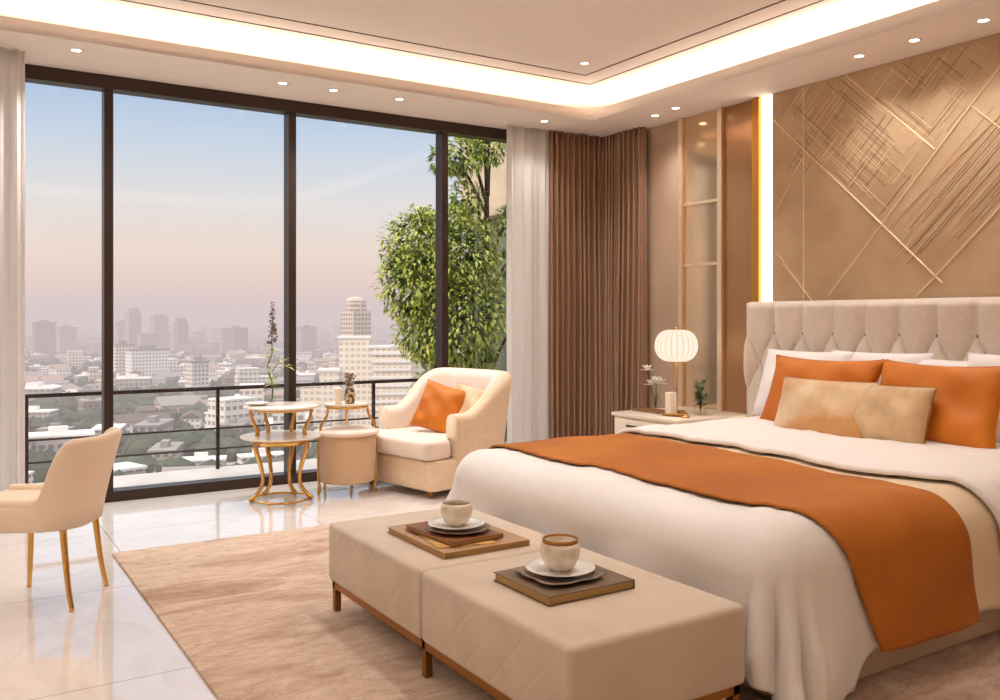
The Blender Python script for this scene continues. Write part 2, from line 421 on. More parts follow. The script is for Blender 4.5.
DL = []   # recessed downlights: x, y, label, spot power
win_lab = ['nearest the left curtain', 'above the second mullion', 'just right of the second mullion', 'above the pane with the tree', 'above the right sheer curtain']
DLW = [(.74, 6.25), (2.12, 6.31), (2.51, 6.30), (3.05, 6.28), (4.46, 6.30)]
for (x, y), w in zip(DLW, win_lab): DL.append((x, y, 'small round recessed downlight in the window soffit ' + w, 5 if x > 4 else 16))
hd_lab = ['in front of the mocha curtain', 'in front of the bronze mirror panel', 'above the textured wall panel, farthest of three', 'above the textured wall panel, middle of three', 'above the textured wall panel, nearest of three']
DLH = [(5.13, 5.62), (5.09, 5.33), (5.1, 3.63), (5.1, 3.24), (5.1, 2.81)]
for (x, y), w in zip(DLH, hd_lab): DL.append((x, y, 'small round recessed downlight in the headboard soffit ' + w, 5))
def downlight(x, y, z, label, power, cat='downlight', group='recessed ceiling downlights'):
    t = thing('recessed_downlight', label, cat, (x, y, z), 0, group)
    link('trim_ring', lathe([(.030, -.004), (.042, -.004), (.045, 0), (.030, 0)], n=24, close=False), M['ceiling'], t, smooth=True)
    link('lens', lathe([(0, -.0025), (.030, -.0025)], n=24, close=False), M['downlight'], t)
    d = bpy.data.lights.new('spot', 'SPOT'); d.energy = power * 4.5; d.color = lin((255, 249, 243))[:3]; d.spot_size = R(120); d.spot_blend = 1.0; d.shadow_soft_size = .05
    o = bpy.data.objects.new('downlight_and_fill_beam', d); COL.objects.link(o); o.location = (x, y, z - .03)
    return t
for x, y, l, p in DL: downlight(x, y, ZS, l, p)
downlight(4.21, 5.41, ZC, 'tiny recessed downlight in the raised ceiling tray near its far corner', 12)
# unseen fill spots added above the bed and behind the camera, without fittings
for x, y, pw in ((3.35, 3.2, 85), (2.3, 2.4, 70), (2.2, 4.3, 60), (.6, 3.4, 35), (5.1, .8, 20), (5.1, -.6, 30), (3.3, -1.38, 20), (1.2, -1.38, 30), (-.8, -1.38, 50), (-1.68, .6, 90), (-1.68, 2.6, 90), (-1.68, 4.6, 60), (-.6, 6.3, 60)):
    d = bpy.data.lights.new('spot', 'SPOT'); d.energy = pw; d.color = lin((255, 249, 243))[:3]; d.spot_size = R(130); d.spot_blend = 1.0; d.shadow_soft_size = .08
    o = bpy.data.objects.new('downlight_and_fill_beam', d); COL.objects.link(o); o.location = (x, y, (ZC if IX0 < x < IX1 and IY0 < y < IY1 else ZS) - .03)

# ------------------------------------------------------------------ headboard wall: panel, LED strip, trim, mirror
PY0, PY1 = -.2, 4.60
def wall_panel():
    t = thing('decorative_wall_panel', 'tall champagne textured wall panel with diagonal raised lines above the headboard', 'wall panel', (XR, 0, 0))
    link('panel_board', box(-.03, 0, PY0, PY1, .02, ZS - .002), M['panel'], t)
    bm = NB(); X = -.03
    def line(y0, z0, y1, z1, w=.012, h=.008):
        d = Vector((0, y1 - y0, z1 - z0)); L = d.length
        if L < .02: return
        d /= L; s = Vector((0, -d.z, d.y)) * w * .5
        a = Vector((X, y0, z0)); b = Vector((X, y1, z1)); o = Vector((-h, 0, 0))
        vs = [bm.verts.new(p) for p in (a - s, b - s, b + s, a + s, a - s * .4 + o, b - s * .4 + o, b + s * .4 + o, a + s * .4 + o)]
        dark = h < .003 and rnd.random() < .45
        for f in ((4, 5, 6, 7), (0, 1, 5, 4), (1, 2, 6, 5), (2, 3, 7, 6), (3, 0, 4, 7)):
            fc = bm.faces.new([vs[i] for i in f]); fc.material_index = 1 if dark else 0
    rnd = random.Random(3)
    zt = ZS - .01
    main = [((4.60, 2.84), (3.24, 1.53), .022), ((3.95, zt), (3.29, 2.39), .024), ((2.70, zt), (4.09, 1.47), .022), ((2.4, 2.44), (3.42, 1.44), .022),
            ((4.55, 1.80), (4.22, 1.42), .010), ((4.50, 1.72), (4.16, 1.35), .010), ((4.58, 2.1), (4.30, 2.52), .010), ((4.58, 2.0), (4.05, 2.5), .007), ((3.64, 1.9), (2.3, 3.0), .009), ((3.05, 2.62), (2.3, 1.9), .014), ((2.3, 1.42), (.8, 2.9), .02), ((2.4, 2.44), (1.2, 1.3), .02), ((1.9, 3.0), (.3, 1.5), .02)]
    for a, b, w in main: line(a[0], a[1], b[0], b[1], w * .7, .007)
    line(4.31, .1, 4.31, zt, .010, .005)
    rnd = random.Random(3)
    # fine cross-hatched relief inside the diamond cells (coordinates along the two diagonal directions)
    def cell(o, e1, e2, n1, n2, dens):
        o = Vector(o); e1 = Vector(e1); e2 = Vector(e2)
        for k in range(n1):
            t = (k + .5) / n1
            if rnd.random() > dens: continue
            a = rnd.uniform(0, .5); b = rnd.uniform(a + .15, 1)
            p = o + e1 * t + e2 * a; q = o + e1 * t + e2 * b
            clipline(p, q)
        for k in range(n2):
            t = (k + .5) / n2
            if rnd.random() > dens: continue
            a = rnd.uniform(0, .6); b = rnd.uniform(a + .1, 1)
            p = o + e2 * t + e1 * a; q = o + e2 * t + e1 * b
            clipline(p, q)
    def clipline(p, q):
        # keep inside the panel
        def inside(v): return PY0 + .02 < v.x < PY1 - .02 and .1 < v.y < zt - .01
        N = 20; pts = [p + (q - p) * i / N for i in range(N + 1)]
        good = [v for v in pts if inside(v)]
        if len(good) > 2: line(good[0].x, good[0].y, good[-1].x, good[-1].y, rnd.uniform(.003, .006), rnd.uniform(.0015, .0035))
    cell((3.70, 1.97), (.88, .85), (-.41, .42), 34, 30, .85)
    cell((3.70, 1.97), (.50, .48), (-.41, .42), 22, 24, .8)
    cell((4.58, 2.42), (-.5, .55), (-.2, -.2), 12, 8, .7)
    cell((3.29, 2.39), (.62, .60), (-.45, .46), 30, 26, .85)
    cell((3.41, 1.48), (.24, .24), (-1.0, 1.0), 22, 0, .9)
    cell((3.52, 1.60), (.20, .20), (-.9, .9), 14, 0, .9)
    cell((2.5, 1.6), (.5, .5), (-.5, .5), 12, 14, .7)
    cell((1.6, 2.2), (.5, .5), (-.5, .5), 18, 18, .7)
    link('relief_lines', bm, [M['ridge'], M['groove_line']], t)
wall_panel()
o = tag(link('light_strip', box(XR - .022, XR, 4.602, 4.715, .3, ZS - .002), M['led']), 'glowing vertical warm white light strip beside the textured wall panel', 'light strip')
o = struct('trim_1', box(XR - .05, XR, 4.717, 4.785, .02, ZS - .002), M['gold_trim'])
t = thing('mirror_panel', 'tall bronze mirrored panel with champagne metal frame behind the nightstand', 'mirror', (XR, 0, 0))
link('mirror_glass', box(-.02, 0, 5.15, 5.56, .02, ZS - .004), M['mirror'], t)
link('bronze_panel', box(-.024, 0, 4.79, 5.095, .02, ZS - .004), M['bronze_panel'], t)
for y0, y1, dx in ((5.562, 5.61, .05), (5.097, 5.147, .06)):
    link('frame_post', box(-dx, 0, y0, y1, .02, ZS - .004, bev=.004), M['champagne'], t)
for z in (2.28, 1.76): link('cross_bar', box(-.032, -.02, 5.148, 5.56, z - .012, z + .012), M['champagne'], t)

# ------------------------------------------------------------------ curtains
def curtain(name, label, p0, p1, z0, z1, folds, amp, m, seed, nz=24, group=None, flare=0.0):
    rnd = random.Random(seed)
    p0 = Vector(p0); p1 = Vector(p1); d = p1 - p0; L = d.length; d /= L; nrm = Vector((d.y, -d.x))
    ph = [0]
    for i in range(folds): ph.append(ph[-1] + rnd.uniform(.6, 1.4))
    tot = ph[-1]; am = [rnd.uniform(.6, 1.15) for _ in range(folds + 1)]
    N = folds * 12
    def fn(u, v):
        s = u * tot; k = 0
        while k < folds - 1 and ph[k + 1] < s: k += 1
        f = (s - ph[k]) / (ph[k + 1] - ph[k])
        a = amp * (am[k] * (1 - f) + am[k + 1] * f)
        w = math.sin(2 * PI * f); w = math.copysign(abs(w) ** .8, w)
        z = z0 + (z1 - z0) * v
        bot = (1 - v)
        off = a * w * (.75 + .35 * bot) + .012 * math.sin(5 * u + 4 * v + seed) * bot
        along = u * L + .25 * amp * math.sin(4 * PI * f) 
        p = p0 + d * along + nrm * (off + flare * bot ** 6)
        return (p.x, p.y, z)
    o = link(name, grid_mesh(N, nz, fn), m, smooth=True)
    md = o.modifiers.new('cloth_thickness', 'SOLIDIFY'); md.thickness = .003
    return tag(o, label, 'curtain', group)
curtain('sheer_curtain', 'white sheer curtain hanging at the left end of the window', (-.3, 6.5), (.46, 6.45), .004, ZS - .002, 9, .045, M['sheer'], 1)
curtain('sheer_curtain', 'white sheer curtain between the window and the mocha drapes', (4.26, 6.60), (4.74, 6.60), .004, ZS - .002, 5, .045, M['sheer'], 2)
curtain('drape', 'mocha brown pleated drape on the window wall beside the white sheer', (4.72, 6.60), (5.38, 6.56), .006, ZS - .002, 11, .06, M['curtain'], 3)
curtain('drape', 'mocha brown pleated drape on the headboard wall next to the corner', (5.34, 6.50), (5.34, 6.0), .006, ZS - .002, 10, .06, M['curtain'], 4)

# ------------------------------------------------------------------ rug
def rug():
    bm = NB(); add_box(bm, .80, 4.3, .2, 5.24, .001, .014, bev=.004, seg=2)
    tag(link('area_rug', bm, M['rug']), 'large beige and rust marbled rug under the bed and bench', 'rug')
rug()

# ------------------------------------------------------------------ bed
BX0, BX1, BY0, BY1, BZ = 2.27, 5.09, 1.90, 4.10, .595
bed = thing('bed', 'large upholstered bed with tall greige button-tufted headboard', 'bed', (3.7, 3.0, 0))
o3 = Vector((-3.7, -3.0, 0))
def at_bed(bm): bmesh.ops.translate(bm, vec=o3, verts=bm.verts); return bm
link('bed_base', at_bed(box(2.36, 5.1, 1.955, 4.045, .016, .33, bev=.02)), M['bed_base'], bed, auto=40)
link('mattress', at_bed(box(2.36, 5.08, 1.97, 4.03,   .33, .57, bev=.06, seg=4)), M['bed_white'], bed, auto=40)
for x, y in ((2.45, 2.05), (2.45, 3.95), (4.95, 2.05), (4.95, 3.95)):
    link('leg', at_bed(box(x - .03, x + .03, y - .03, y + .03, .014 if x < 4.2 else 0, .04)), M['brass_dark'], bed)
HY0, HY1, HZ0, HZ1, HX = 1.40, 4.63, .02, 1.43, 5.20
W, HH, YB, ZB = .2475, .22, 2.859, 1.20
def tuft(y, z):
    def g(f):
        f = f - math.floor(f); return max(0.0, 1 - abs(2 * f - 1) ** 2.6) ** .7
    a = (y - YB) / W
    if z >= ZB: return g(a) ** 1.2
    q = (z - ZB) / (2 * HH)
    if z < .75: q = (.75 - ZB) / (2 * HH)
    return (g(a + q) * g(a - q)) ** .6
def headboard():
    ny, nz = 300, 130; bm = NB()
    def fn(u, v):
        y = HY0 + (HY1 - HY0) * u; z = HZ0 + (HZ1 - HZ0) * v
        ed = min(y - HY0, HY1 - y, (HZ1 - z)) / .05
        e = math.sqrt(max(0, 1 - (1 - min(1, ed)) ** 2))
        return (HX - .07 * e - .06 * tuft(y, z) * e, y, z)
    bm = grid_mesh(ny, nz, fn)
    # side and back
    add_box(bm, HX, HX + .17, HY0, HY1, HZ0, HZ1, bev=.01)
    return link('headboard', at_bed(bm), M['headboard'], bed, auto=60)
hb = headboard()
for row, (z, off) in enumerate(((ZB, 0), (ZB - HH, .5))):
    k = -6
    while True:
        y = YB + (k + off) * W; k += 1
        if y < HY0 + .06: continue
        if y > HY1 - .06: break
        bm = lathe([(0, .011), (.008, .009), (.0135, .004), (.015, -.004)], n=12, close=False)
        bmesh.ops.rotate(bm, cent=(0, 0, 0), matrix=Matrix.Rotation(R(-90), 3, 'Y'), verts=bm.verts)
        bmesh.ops.translate(bm, vec=Vector((HX - .071, y, z)) + o3, verts=bm.verts)
        link('button', bm, M['button'], hb, smooth=True)

# draped bedding
RB = .15
def drape(a, b, off=0.0, wr=1.0, zmin=.03):
    xi = BX0 + RB; y0 = BY0 + RB; y1 = BY1 - RB
    ea = max(0.0, xi - a); sb = -1 if b < y0 else (1 if b > y1 else 0)
    eb = (y0 - b) if sb < 0 else ((b - y1) if sb > 0 else 0.0)
    cx = max(a, xi); cy = min(max(b, y0), y1)
    e = math.hypot(ea, eb)
    nv = Vector((a * 2.2, b * 3.0, 0)); wz = wr * (.020 * noise.noise(nv) + .010 * abs(noise.noise(nv * 2.7)))
    if off > .001: wz = max(wz, -.012) + .0 
    if e < 1e-9: return Vector((cx, cy, BZ + off + wz))
    dx, dy = -ea / e, sb * eb / e
    q = RB * PI / 2
    if e < q:
        ph = e / RB; h = RB * math.sin(ph); dr = RB * (1 - math.cos(ph))
        h += off * math.sin(ph); dr -= off * math.cos(ph)
    else:
        x = e - q
        th = math.atan2(ea, eb) / (PI / 2) if (ea > 0 or eb > 0) else 0     # 0 on the side, 1 on the foot
        corner = math.sin(min(1, max(0, th)) * PI) if sb != 0 else 0
        fl = .02 + (.10 if sb < 0 else .30) * corner
        f = .8 * noise.noise(Vector((a * 4.5, b * 4.5, 3.3))) * .05
        if sb != 0: f += .022 * math.sin(11 * a + .5 * math.sin(5 * a)) * (1 - th)
        f += .022 * math.sin(10 * b + 1.0) * (th if sb != 0 else 1)
        f += .055 * corner * math.sin(6 * PI * th + .6)
        h = RB + off + x * fl + wr * f * min(1, x / .3)
        dr = RB + x * (1 - .25 * corner)
    dr = min(dr, BZ - zmin + (0.0 if e < q else 0))
    return Vector((cx + dx * h, cy + dy * h, BZ - dr + wz * max(0, 1 - e * 3)))
def bedding(name, label, cat, a0, a1, b0, b1, off, m, na, nb, thick, wr=1.0):
    f0 = a0 if callable(a0) else (lambda b, dr: a0)
    f1 = a1 if callable(a1) else (lambda b, dr: a1)
    def fn(u, v):
        bb = b0(a0 + (a1 - a0) * u) if callable(b0) else b0
        b = bb + (b1 - bb) * v
        dr = max(0.0, BY0 + RB - b)
        p, r = f0(b, dr), f1(b, dr)
        return drape(p + (r - p) * u, b, off, wr)
    bm = grid_mesh(na, nb, fn)
    o = link(name, bm, m, smooth=True)
    s = o.modifiers.new('thickness', 'SOLIDIFY'); s.thickness = thick; s.offset = 1
    return tag(o, label, cat)
q = RB * PI / 2 - RB
bedding('duvet', 'white cotton duvet draped over the foot of the bed', 'duvet', BX0 - .34 - q, 4.62, lambda a: BY0 - .28 - q - .17 * sm((2.80 - a) / .25), BY1 + .30 + q, .0, M['bed_white'], 170, 190, .018)
bedding('blanket', 'narrow cream blanket edge showing beside the orange bed runner', 'blanket', 3.12, 3.60, BY0 - .27 - q, BY1 + .28 + q, .022, M['cream_cloth'], 24, 170, .006)
bedding('bed_runner', 'burnt orange bed runner laid across the foot of the bed', 'bed runner', lambda b, dr: 2.50 + .55 * dr ** 1.2,
        lambda b, dr: 3.40 - .16 * max(0, min(1, (BY1 - b) / 2.2)) ** 1.5 + .22 * dr, BY0 - .30 - q, BY1 + .30 + q, .029, M['orange'], 50, 190, .010, wr=.7)
bedding('quilt', 'white quilt folded back over the middle of the bed under the pillows', 'quilt', lambda b, dr: 3.42 + .02 * math.sin(4 * b) + .22 * dr, 4.60, BY0 - .28 - q, BY1 + .28 + q, .045, M['quilt_white'], 60, 170, .022)

# ------------------------------------------------------------------ pillows
def pillow_bm(w, h, t, n=28, pinch=.05, seed=0, flange=0):
    rnd = random.Random(seed); p1, p2 = rnd.uniform(0, 6), rnd.uniform(0, 6)
    bm = NB(); top = []; bot = []
    def P(i, j, s):
        u = -1 + 2 * i / n; v = -1 + 2 * j / n
        x = u * w / 2 * (1 - pinch * (1 - v * v) * abs(u) ** 2); y = v * h / 2 * (1 - pinch * (1 - u * u) * abs(v) ** 2)
        e = (1 - u ** 4) * (1 - v ** 4)
        z = t / 2 * max(0, e) ** .55
        wr = .012 * math.sin(5 * u + p1 + 2 * v) * math.sin(4 * v + p2) * e + .006 * math.sin(11 * u * v + p1) * e
        return (x, y, s * z + wr)
    for s in (1, -1):
        g = [[bm.verts.new(P(i, j, s)) for j in range(n + 1)] for i in range(n + 1)]
        for i in range(n):
            for j in range(n):
                f = (g[i][j], g[i + 1][j], g[i + 1][j + 1], g[i][j + 1])
                bm.faces.new(f if s > 0 else tuple(reversed(f)))
    bmesh.ops.remove_doubles(bm, verts=bm.verts, dist=.0006)
    return bm
def piping_bm(w, h, pinch, r=.004, n=28):
    pts = []
    def ed(u, v): return (u * w / 2 * (1 - pinch * (1 - v * v) * abs(u) ** 2), v * h / 2 * (1 - pinch * (1 - u * u) * abs(v) ** 2), 0)
    for k in range(n): pts.append(ed(-1 + 2 * k / n, -1))
    for k in range(n): pts.append(ed(1, -1 + 2 * k / n))
    for k in range(n): pts.append(ed(1 - 2 * k / n, 1))
    for k in range(n + 1): pts.append(ed(-1, 1 - 2 * k / n))
    return tube(pts, r, n=6, cap=False)
def pillow(name, label, cat, y, xb, zb, w, h, t, lean, m, yaw=0, seed=0, pipe=None, pinch=.05, group=None, roll=0):
    """a pillow standing on its long edge: its face looks towards -X, leaning back (to +X) by `lean`"""
    cz = zb + h / 2 * math.cos(lean); cx = xb + h / 2 * math.sin(lean)
    o = empty(name, (cx, y, cz)) if pipe else None
    bm = pillow_bm(w, h, t, seed=seed, pinch=pinch)
    # local: w along Y, h along Z, thickness along X
    mt = Matrix(((0, 0, -1), (-1, 0, 0), (0, 1, 0)))
    rotm = (Matrix.Rotation(yaw, 3, 'Z') @ Matrix.Rotation(lean, 3, 'Y') @ Matrix.Rotation(roll, 3, 'X')) @ mt
    eu = rotm.to_euler()
    if pipe:
        o.rotation_euler = eu
        link('cover', bm, m, o, smooth=True)
        link('piping', piping_bm(w, h, pinch), pipe, o, smooth=True)
    else:
        o = link(name, bm, m, smooth=True, loc=(cx, y, cz), rot=eu)
    return tag(o, label, cat, group)
ZQ = BZ + .025
pillow('pillow', 'white pillow leaning on the headboard, leftmost of the white ones', 'pillow', 3.92, 4.80, ZQ, .70, .50, .17, R(20), M['pillow_white'], seed=1)
pillow('pillow', 'white pillow behind the gap between the orange cushions, second from the left', 'pillow', 3.42, 4.90, ZQ, .72, .49, .15, R(14), M['pillow_white'], seed=2)
pillow('pillow', 'white pillow half hidden behind the right orange cushion', 'pillow', 2.87, 4.90, ZQ, .66, .46, .15, R(14), M['pillow_white'], seed=3)
pillow('pillow', 'white pillow at the right edge in front of the headboard', 'pillow', 2.46, 4.78, ZQ, .72, .52, .17, R(20), M['pillow_white'], seed=4)
pillow('cushion', 'burnt orange cushion on the left behind the sand lumbar cushions', 'cushion', 3.47, 4.38, ZQ - .01, .80, .50, .16, R(24), M['orange_cushion'], seed=5, pipe=M['orange_cushion'], pinch=.11)
pillow('cushion', 'burnt orange cushion on the right with its corner at the picture edge', 'cushion', 2.73, 4.38, ZQ - .01, .76, .50, .17, R(24), M['orange_cushion'], seed=6, pipe=M['orange_cushion'], pinch=.11)
pillow('lumbar_cushion', 'shimmering sand and gold lumbar cushion in front of the left orange cushion', 'cushion', 3.27, 4.20, ZQ, .63, .35, .15, R(20), M['gold_velvet'], seed=7, pipe=M['tan_velvet'], pinch=.05)
pillow('lumbar_cushion', 'plain sand velvet lumbar cushion between the gold one and the right orange cushion', 'cushion', 2.89, 4.235, ZQ, .50, .345, .15, R(20), M['tan_velvet'], seed=8, pipe=M['brass_dark'], pinch=.05)

# ------------------------------------------------------------------ bench
bench = thing('bench', 'long taupe quilted bench on brass base at the foot of the bed', 'bench', (1.80, 2.82, 0))
for y0, y1 in ((-.89, -.002), (.002, .89)):
    b = box(-.35, .35, y0, y1, .145, .40, bev=.022, seg=4)
    link('seat_cushion', b, M['bench'], bench, auto=50)
b = NB()
for a in ((-.335, .335, -.87, -.845), (-.335, .335, .845, .87), (-.335, -.31, -.87, .87), (.31, .335, -.87, .87), (-.335, .335, -.012, .012)): add_box(b, *a, .115, .145)
link('base_rail', b, M['brass_dark'], bench)
for x in (-.32, .32):
    for y in (-.855, -.0, .855): link('leg', box(x - .014, x + .014, y - .014, y + .014, .014, .115), M['brass_dark'], bench)

# ------------------------------------------------------------------ books and cups on the bench
def book(name, label, x0, x1, y0, y1, z, th, cover, rot=0):
    cx, cy = (x0 + x1) / 2, (y0 + y1) / 2; w, d = (x1 - x0) / 2, (y1 - y0) / 2
    t = thing(name, label, 'book', (cx, cy, z), rot)
    c = NB(); ct = .003
    add_box(c, -w, w, -d, d, 0, ct); add_box(c, -w, w, -d, d, th - ct, th); add_box(c, w - ct, w, -d, d, ct, th - ct)
    link('cover', c, cover, t)
    link('pages', box(-w + .005, w - ct, -d + .005, d - .005, ct, th - ct), M['paper'], t)
    return t
ZT = .401
book('book', 'large tan book lying lowest on the far half of the bench', 1.59, 1.975, 2.89, 3.39, ZT, .024, M['book_tan'])
book('book', 'brown leather book on top of the large tan one', 1.635, 1.875, 2.94, 3.30, ZT + .030, .018, M['book_brown'], R(4))
book('book', 'dark olive brown book lying on the near half of the bench', 1.605, 1.957, 2.243, 2.57, ZT, .030, M['book_dark'])
b = prism([(-.125, -.17), (.11, -.19), (.125, .16), (-.115, .18)], 0, .005)
tag(link('napkin', b, M['napkin'], loc=(1.745, 3.11, ZT + .0245), rot=(0, 0, R(-8))), 'folded gold napkin between the tan and the brown books', 'napkin')

def saucer(label, x, y, z, r, m, wavy=0.0, sq=0.0):
    n = 64; prof = [(0, .004), (.5, .004), (.62, .005), (.85, .012), (1.0, .018), (1.0, .021), (.84, .016), (.6, .009), (0, .008)]
    bm = NB(); rings = []
    def rad(a): 
        s = 1 + sq * (abs(math.cos(2 * a)) - .5) * -.5
        return r * s * (1 + wavy * math.sin(9 * a))
    for k, (p, zz) in enumerate(prof):
        if p == 0: rings.append([bm.verts.new((0, 0, zz - .004))]); continue
        rings.append([bm.verts.new((p * rad(2 * PI * i / n) * math.cos(2 * PI * i / n), p * rad(2 * PI * i / n) * math.sin(2 * PI * i / n), zz - .004)) for i in range(n)])
    for A, B in zip(rings, rings[1:]):
        for i in range(n):
            j = (i + 1) % n
            if len(A) == 1: bm.faces.new((A[0], B[j], B[i]))
            elif len(B) == 1: bm.faces.new((A[i], A[j], B[0]))
            else: bm.faces.new((A[i], A[j], B[j], B[i]))
    bmesh.ops.recalc_face_normals(bm, faces=bm.faces)
    o = link('saucer', bm, m, smooth=True, loc=(x, y, z)); return tag(o, label, 'saucer')
def cup(label, x, y, z, s, m, handle_a):
    t = thing('cup', label, 'cup', (x, y, z))
    prof = [(0, 0), (.034, 0), (.036, .004), (.050, .016), (.062, .040), (.066, .062), (.065, .080), (.061, .092), (.058, .092), (.061, .078), (.062, .062), (.058, .042), (.046, .020), (0, .014)]
    link('bowl', lathe([(a * s, b_ * s) for a, b_ in prof], n=40), m, t, smooth=True)
    link('drink', lathe([(0, .074 * s), (.0605 * s, .074 * s)], n=32, close=False), M['coffee'], t)
    return t
def handle(t, s, a, m):
    pts = [(.060, .074), (.080, .076), (.088, .060), (.080, .040), (.058, .034)]
    link('handle', tube([(p[0] * s * math.cos(a), p[0] * s * math.sin(a), p[1] * s) for p in pts], .0055 * s, n=8, smooth=5), m, t, smooth=True)
zb = ZT + .0485
saucer('small brown stoneware plate under the white saucer on the brown leather book', 1.765, 3.09, zb, .125, M['plate_dark'], .02)
saucer('white saucer under the cream cup on the far half of the bench', 1.76, 3.10, zb + .0145, .115, M['white_ceramic'])
c = cup('cream ceramic teacup on the far stack of books', 1.76, 3.10, zb + .0195, .98, M['ceramic'], 0); handle(c, .98, R(60), M['ceramic'])
zb = ZT + .0305
saucer('scalloped grey brown plate lowest on the dark olive book', 1.765, 2.405, zb, .138, M['plate_dark'], .03, .5)
saucer('white saucer under the stacked cups on the near half of the bench', 1.775, 2.415, zb + .0145, .118, M['white_ceramic'])
c = cup('cream ceramic cup holding a second cup, on the near dark book', 1.775, 2.415, zb + .0195, 1.02, M['ceramic'], 0)
t = thing('cup', 'tan rimmed cup nested in the cream cup on the near dark book', 'cup', (1.775, 2.415, zb + .0195 + .062))
link('bowl', lathe([(0, 0), (.034, 0), (.050, .014), (.058, .030), (.060, .044), (.057, .044), (.054, .030), (.046, .016), (0, .008)], n=40), M['ceramic'], t, smooth=True)
link('rim_band', lathe([(.0592, .030), (.0606, .036), (.0608, .0445), (.0562, .0445), (.0555, .036)], n=40, close=False), M['brass_dark'], t, smooth=True)

# ------------------------------------------------------------------ dining chair on the left
def u_path(hw, xb, xf, rc, n=10):
    """U in plan open towards -X: from (xf,-hw) back to xb, round, to (xf,hw)"""
    pts = []
    m = 12
    for i in range(m): pts.append((xf + (xb - rc - xf) * i / m, -hw))
    for i in range(n + 1):
        a = -PI / 2 + PI / 2 * i / n; pts.append((xb - rc + rc * math.cos(a), -hw + rc + rc * math.sin(a)))
    for i in range(1, 8): pts.append((xb, -hw + rc + (2 * hw - 2 * rc) * i / 8))
    for i in range(n + 1):
        a = PI / 2 * i / n; pts.append((xb - rc + rc * math.cos(a), hw - rc + rc * math.sin(a)))
    for i in range(1, m + 1): pts.append((xb - rc + (xf - xb + rc) * i / m, hw))
    return pts
def u_shell(path, z0, top, th, lean, nround=6):
    """loft an upholstered shell along a path; top(i,x,y)->height, th(x)->thickness, lean outward at the top"""
    secs = []; N = len(path)
    for i, (x, y) in enumerate(path):
        a = Vector(path[max(0, i - 1)]); b = Vector(path[min(N - 1, i + 1)]); d = (b - a).normalized(); nr = Vector((d.y, -d.x))  # outward
        zt = top(x, y); t = th(x, y); ln = lean(x, y)
        sec = []
        H = [0, .25, .5, .75, 1]
        def P(o, z):
            f = max(0, (z - z0)) / max(.01, .9 - z0)
            return (x + nr.x * (o + ln * f ** 1.2), y + nr.y * (o + ln * f ** 1.2), z)
        r = t / 2; zz = max(z0 + .02, zt - r)
        for k in H: sec.append(P(0, z0 + (zz - z0) * k))
        for k in range(1, nround):
            an = PI * k / nround; sec.append(P(-r + r * math.cos(an), zz + min(r, zt - zz) * math.sin(an)))
        for k in reversed(H): sec.append(P(-t, z0 + (zz - z0) * k))
        secs.append(sec)
    return loft(secs, inner=(4 + nround // 2 + 1, len(secs[0]) - 1))
def dining_chair():
    t = thing('dining_chair', 'peach beige upholstered tub chair with slim brass legs by the left curtain', 'chair', (.40, 4.60, 0), math.atan2(.5, -.866) - PI)
    # local +X is the back of the chair
    p = u_path(.22, .235, -.24, .15)
    def top(x, y):
        return .50 + .272 * sm((x - .07) / .12)
    link('backrest', u_shell(p, .36, top, lambda x, y: .05, lambda x, y: .13 * sm((x + .02) / .2)), M['dining_fabric'], t, smooth=True)
    poly = [(-.27, -.20), (-.24, -.228), (.10, -.228), (.19, -.15), (.205, 0), (.19, .15), (.10, .228), (-.24, .228), (-.27, .20)]
    link('seat', prism(poly, .355, .475, bev=.02), M['dining_fabric'], t, auto=50)
    for (x, y, dx, dy) in ((.17, -.17, .05, -.02), (.17, .17, .05, .02), (-.13, -.17, -.02, -.02), (-.13, .17, -.02, .02)):
        l = link('leg', tube([(x, y, .37), (x + dx * .25, y + dy * .25, .24), (x + dx * .6, y + dy * .6, .1), (x + dx, y + dy, .0)], [.016, .014, .012, .010], n=10, smooth=4), M['brass'], t, smooth=True)
dining_chair()

# ------------------------------------------------------------------ armchair by the window
def armchair():
    t = thing('armchair', 'cream rounded armchair by the window with pale seat cushion', 'armchair', (3.315, 6.13, 0), R(12))
    t.scale = (1.12, 1.06, 1.0)
    hw = .45
    p = u_path(hw, .38, -.20, .29, 12)
    def top(x, y): return .60 + .29 * sm((x + .10) / .42)
    link('shell', u_shell(p, .20, top, lambda x, y: .125 + .02 * sm((x - .1) / .2), lambda x, y:   .02 + .06 * sm((x) / .3), nround=8), [M['chair_cream'], M['seat_cream']], t, smooth=True)
    base = [(-.41, -.41), (-.37, -.445), (.2, -.445), (.35, -.30), (.375, 0), (.35, .30), (.2, .445), (-.37, .445), (-.41, .41)]
    link('base', prism(base, .055, .275, bev=.022), M['chair_cream'], t, auto=50)
    cush = [(-.44, -.40), (-.41, -.435), (-.23, -.435), (-.20, -.312), (.19, -.312), (.235, 0), (.19, .312), (-.20, .312), (-.23, .435), (-.41, .435), (-.44, .40)]
    link('seat_cushion', prism(cush, .28, .42, bev=.035, seg=4), M['seat_cream'], t, auto=60)
    for x, y in ((-.34, -.34), (-.34, .34), (.26, -.26), (.26, .26)):
        link('leg', lathe([(.022, .06), (.016, 0)], n=14, cx=x, cy=y), M['brass_dark'], t, smooth=False)
    return t
arm = armchair()
def free_cushion(name, label, loc, w, h, t, rot, m, seed):
    o = link(name, pillow_bm(w, h, t, seed=seed, pinch=.08), m, smooth=True, loc=loc, rot=rot)
    return tag(o, label, 'cushion')
mt = Matrix(((0, 0, -1), (-1, 0, 0), (0, 1, 0)))
def rot_of(yaw, lean, roll): return (Matrix.Rotation(yaw, 3, 'Z') @ Matrix.Rotation(lean, 3, 'Y') @ Matrix.Rotation(roll, 3, 'X') @ mt).to_euler()
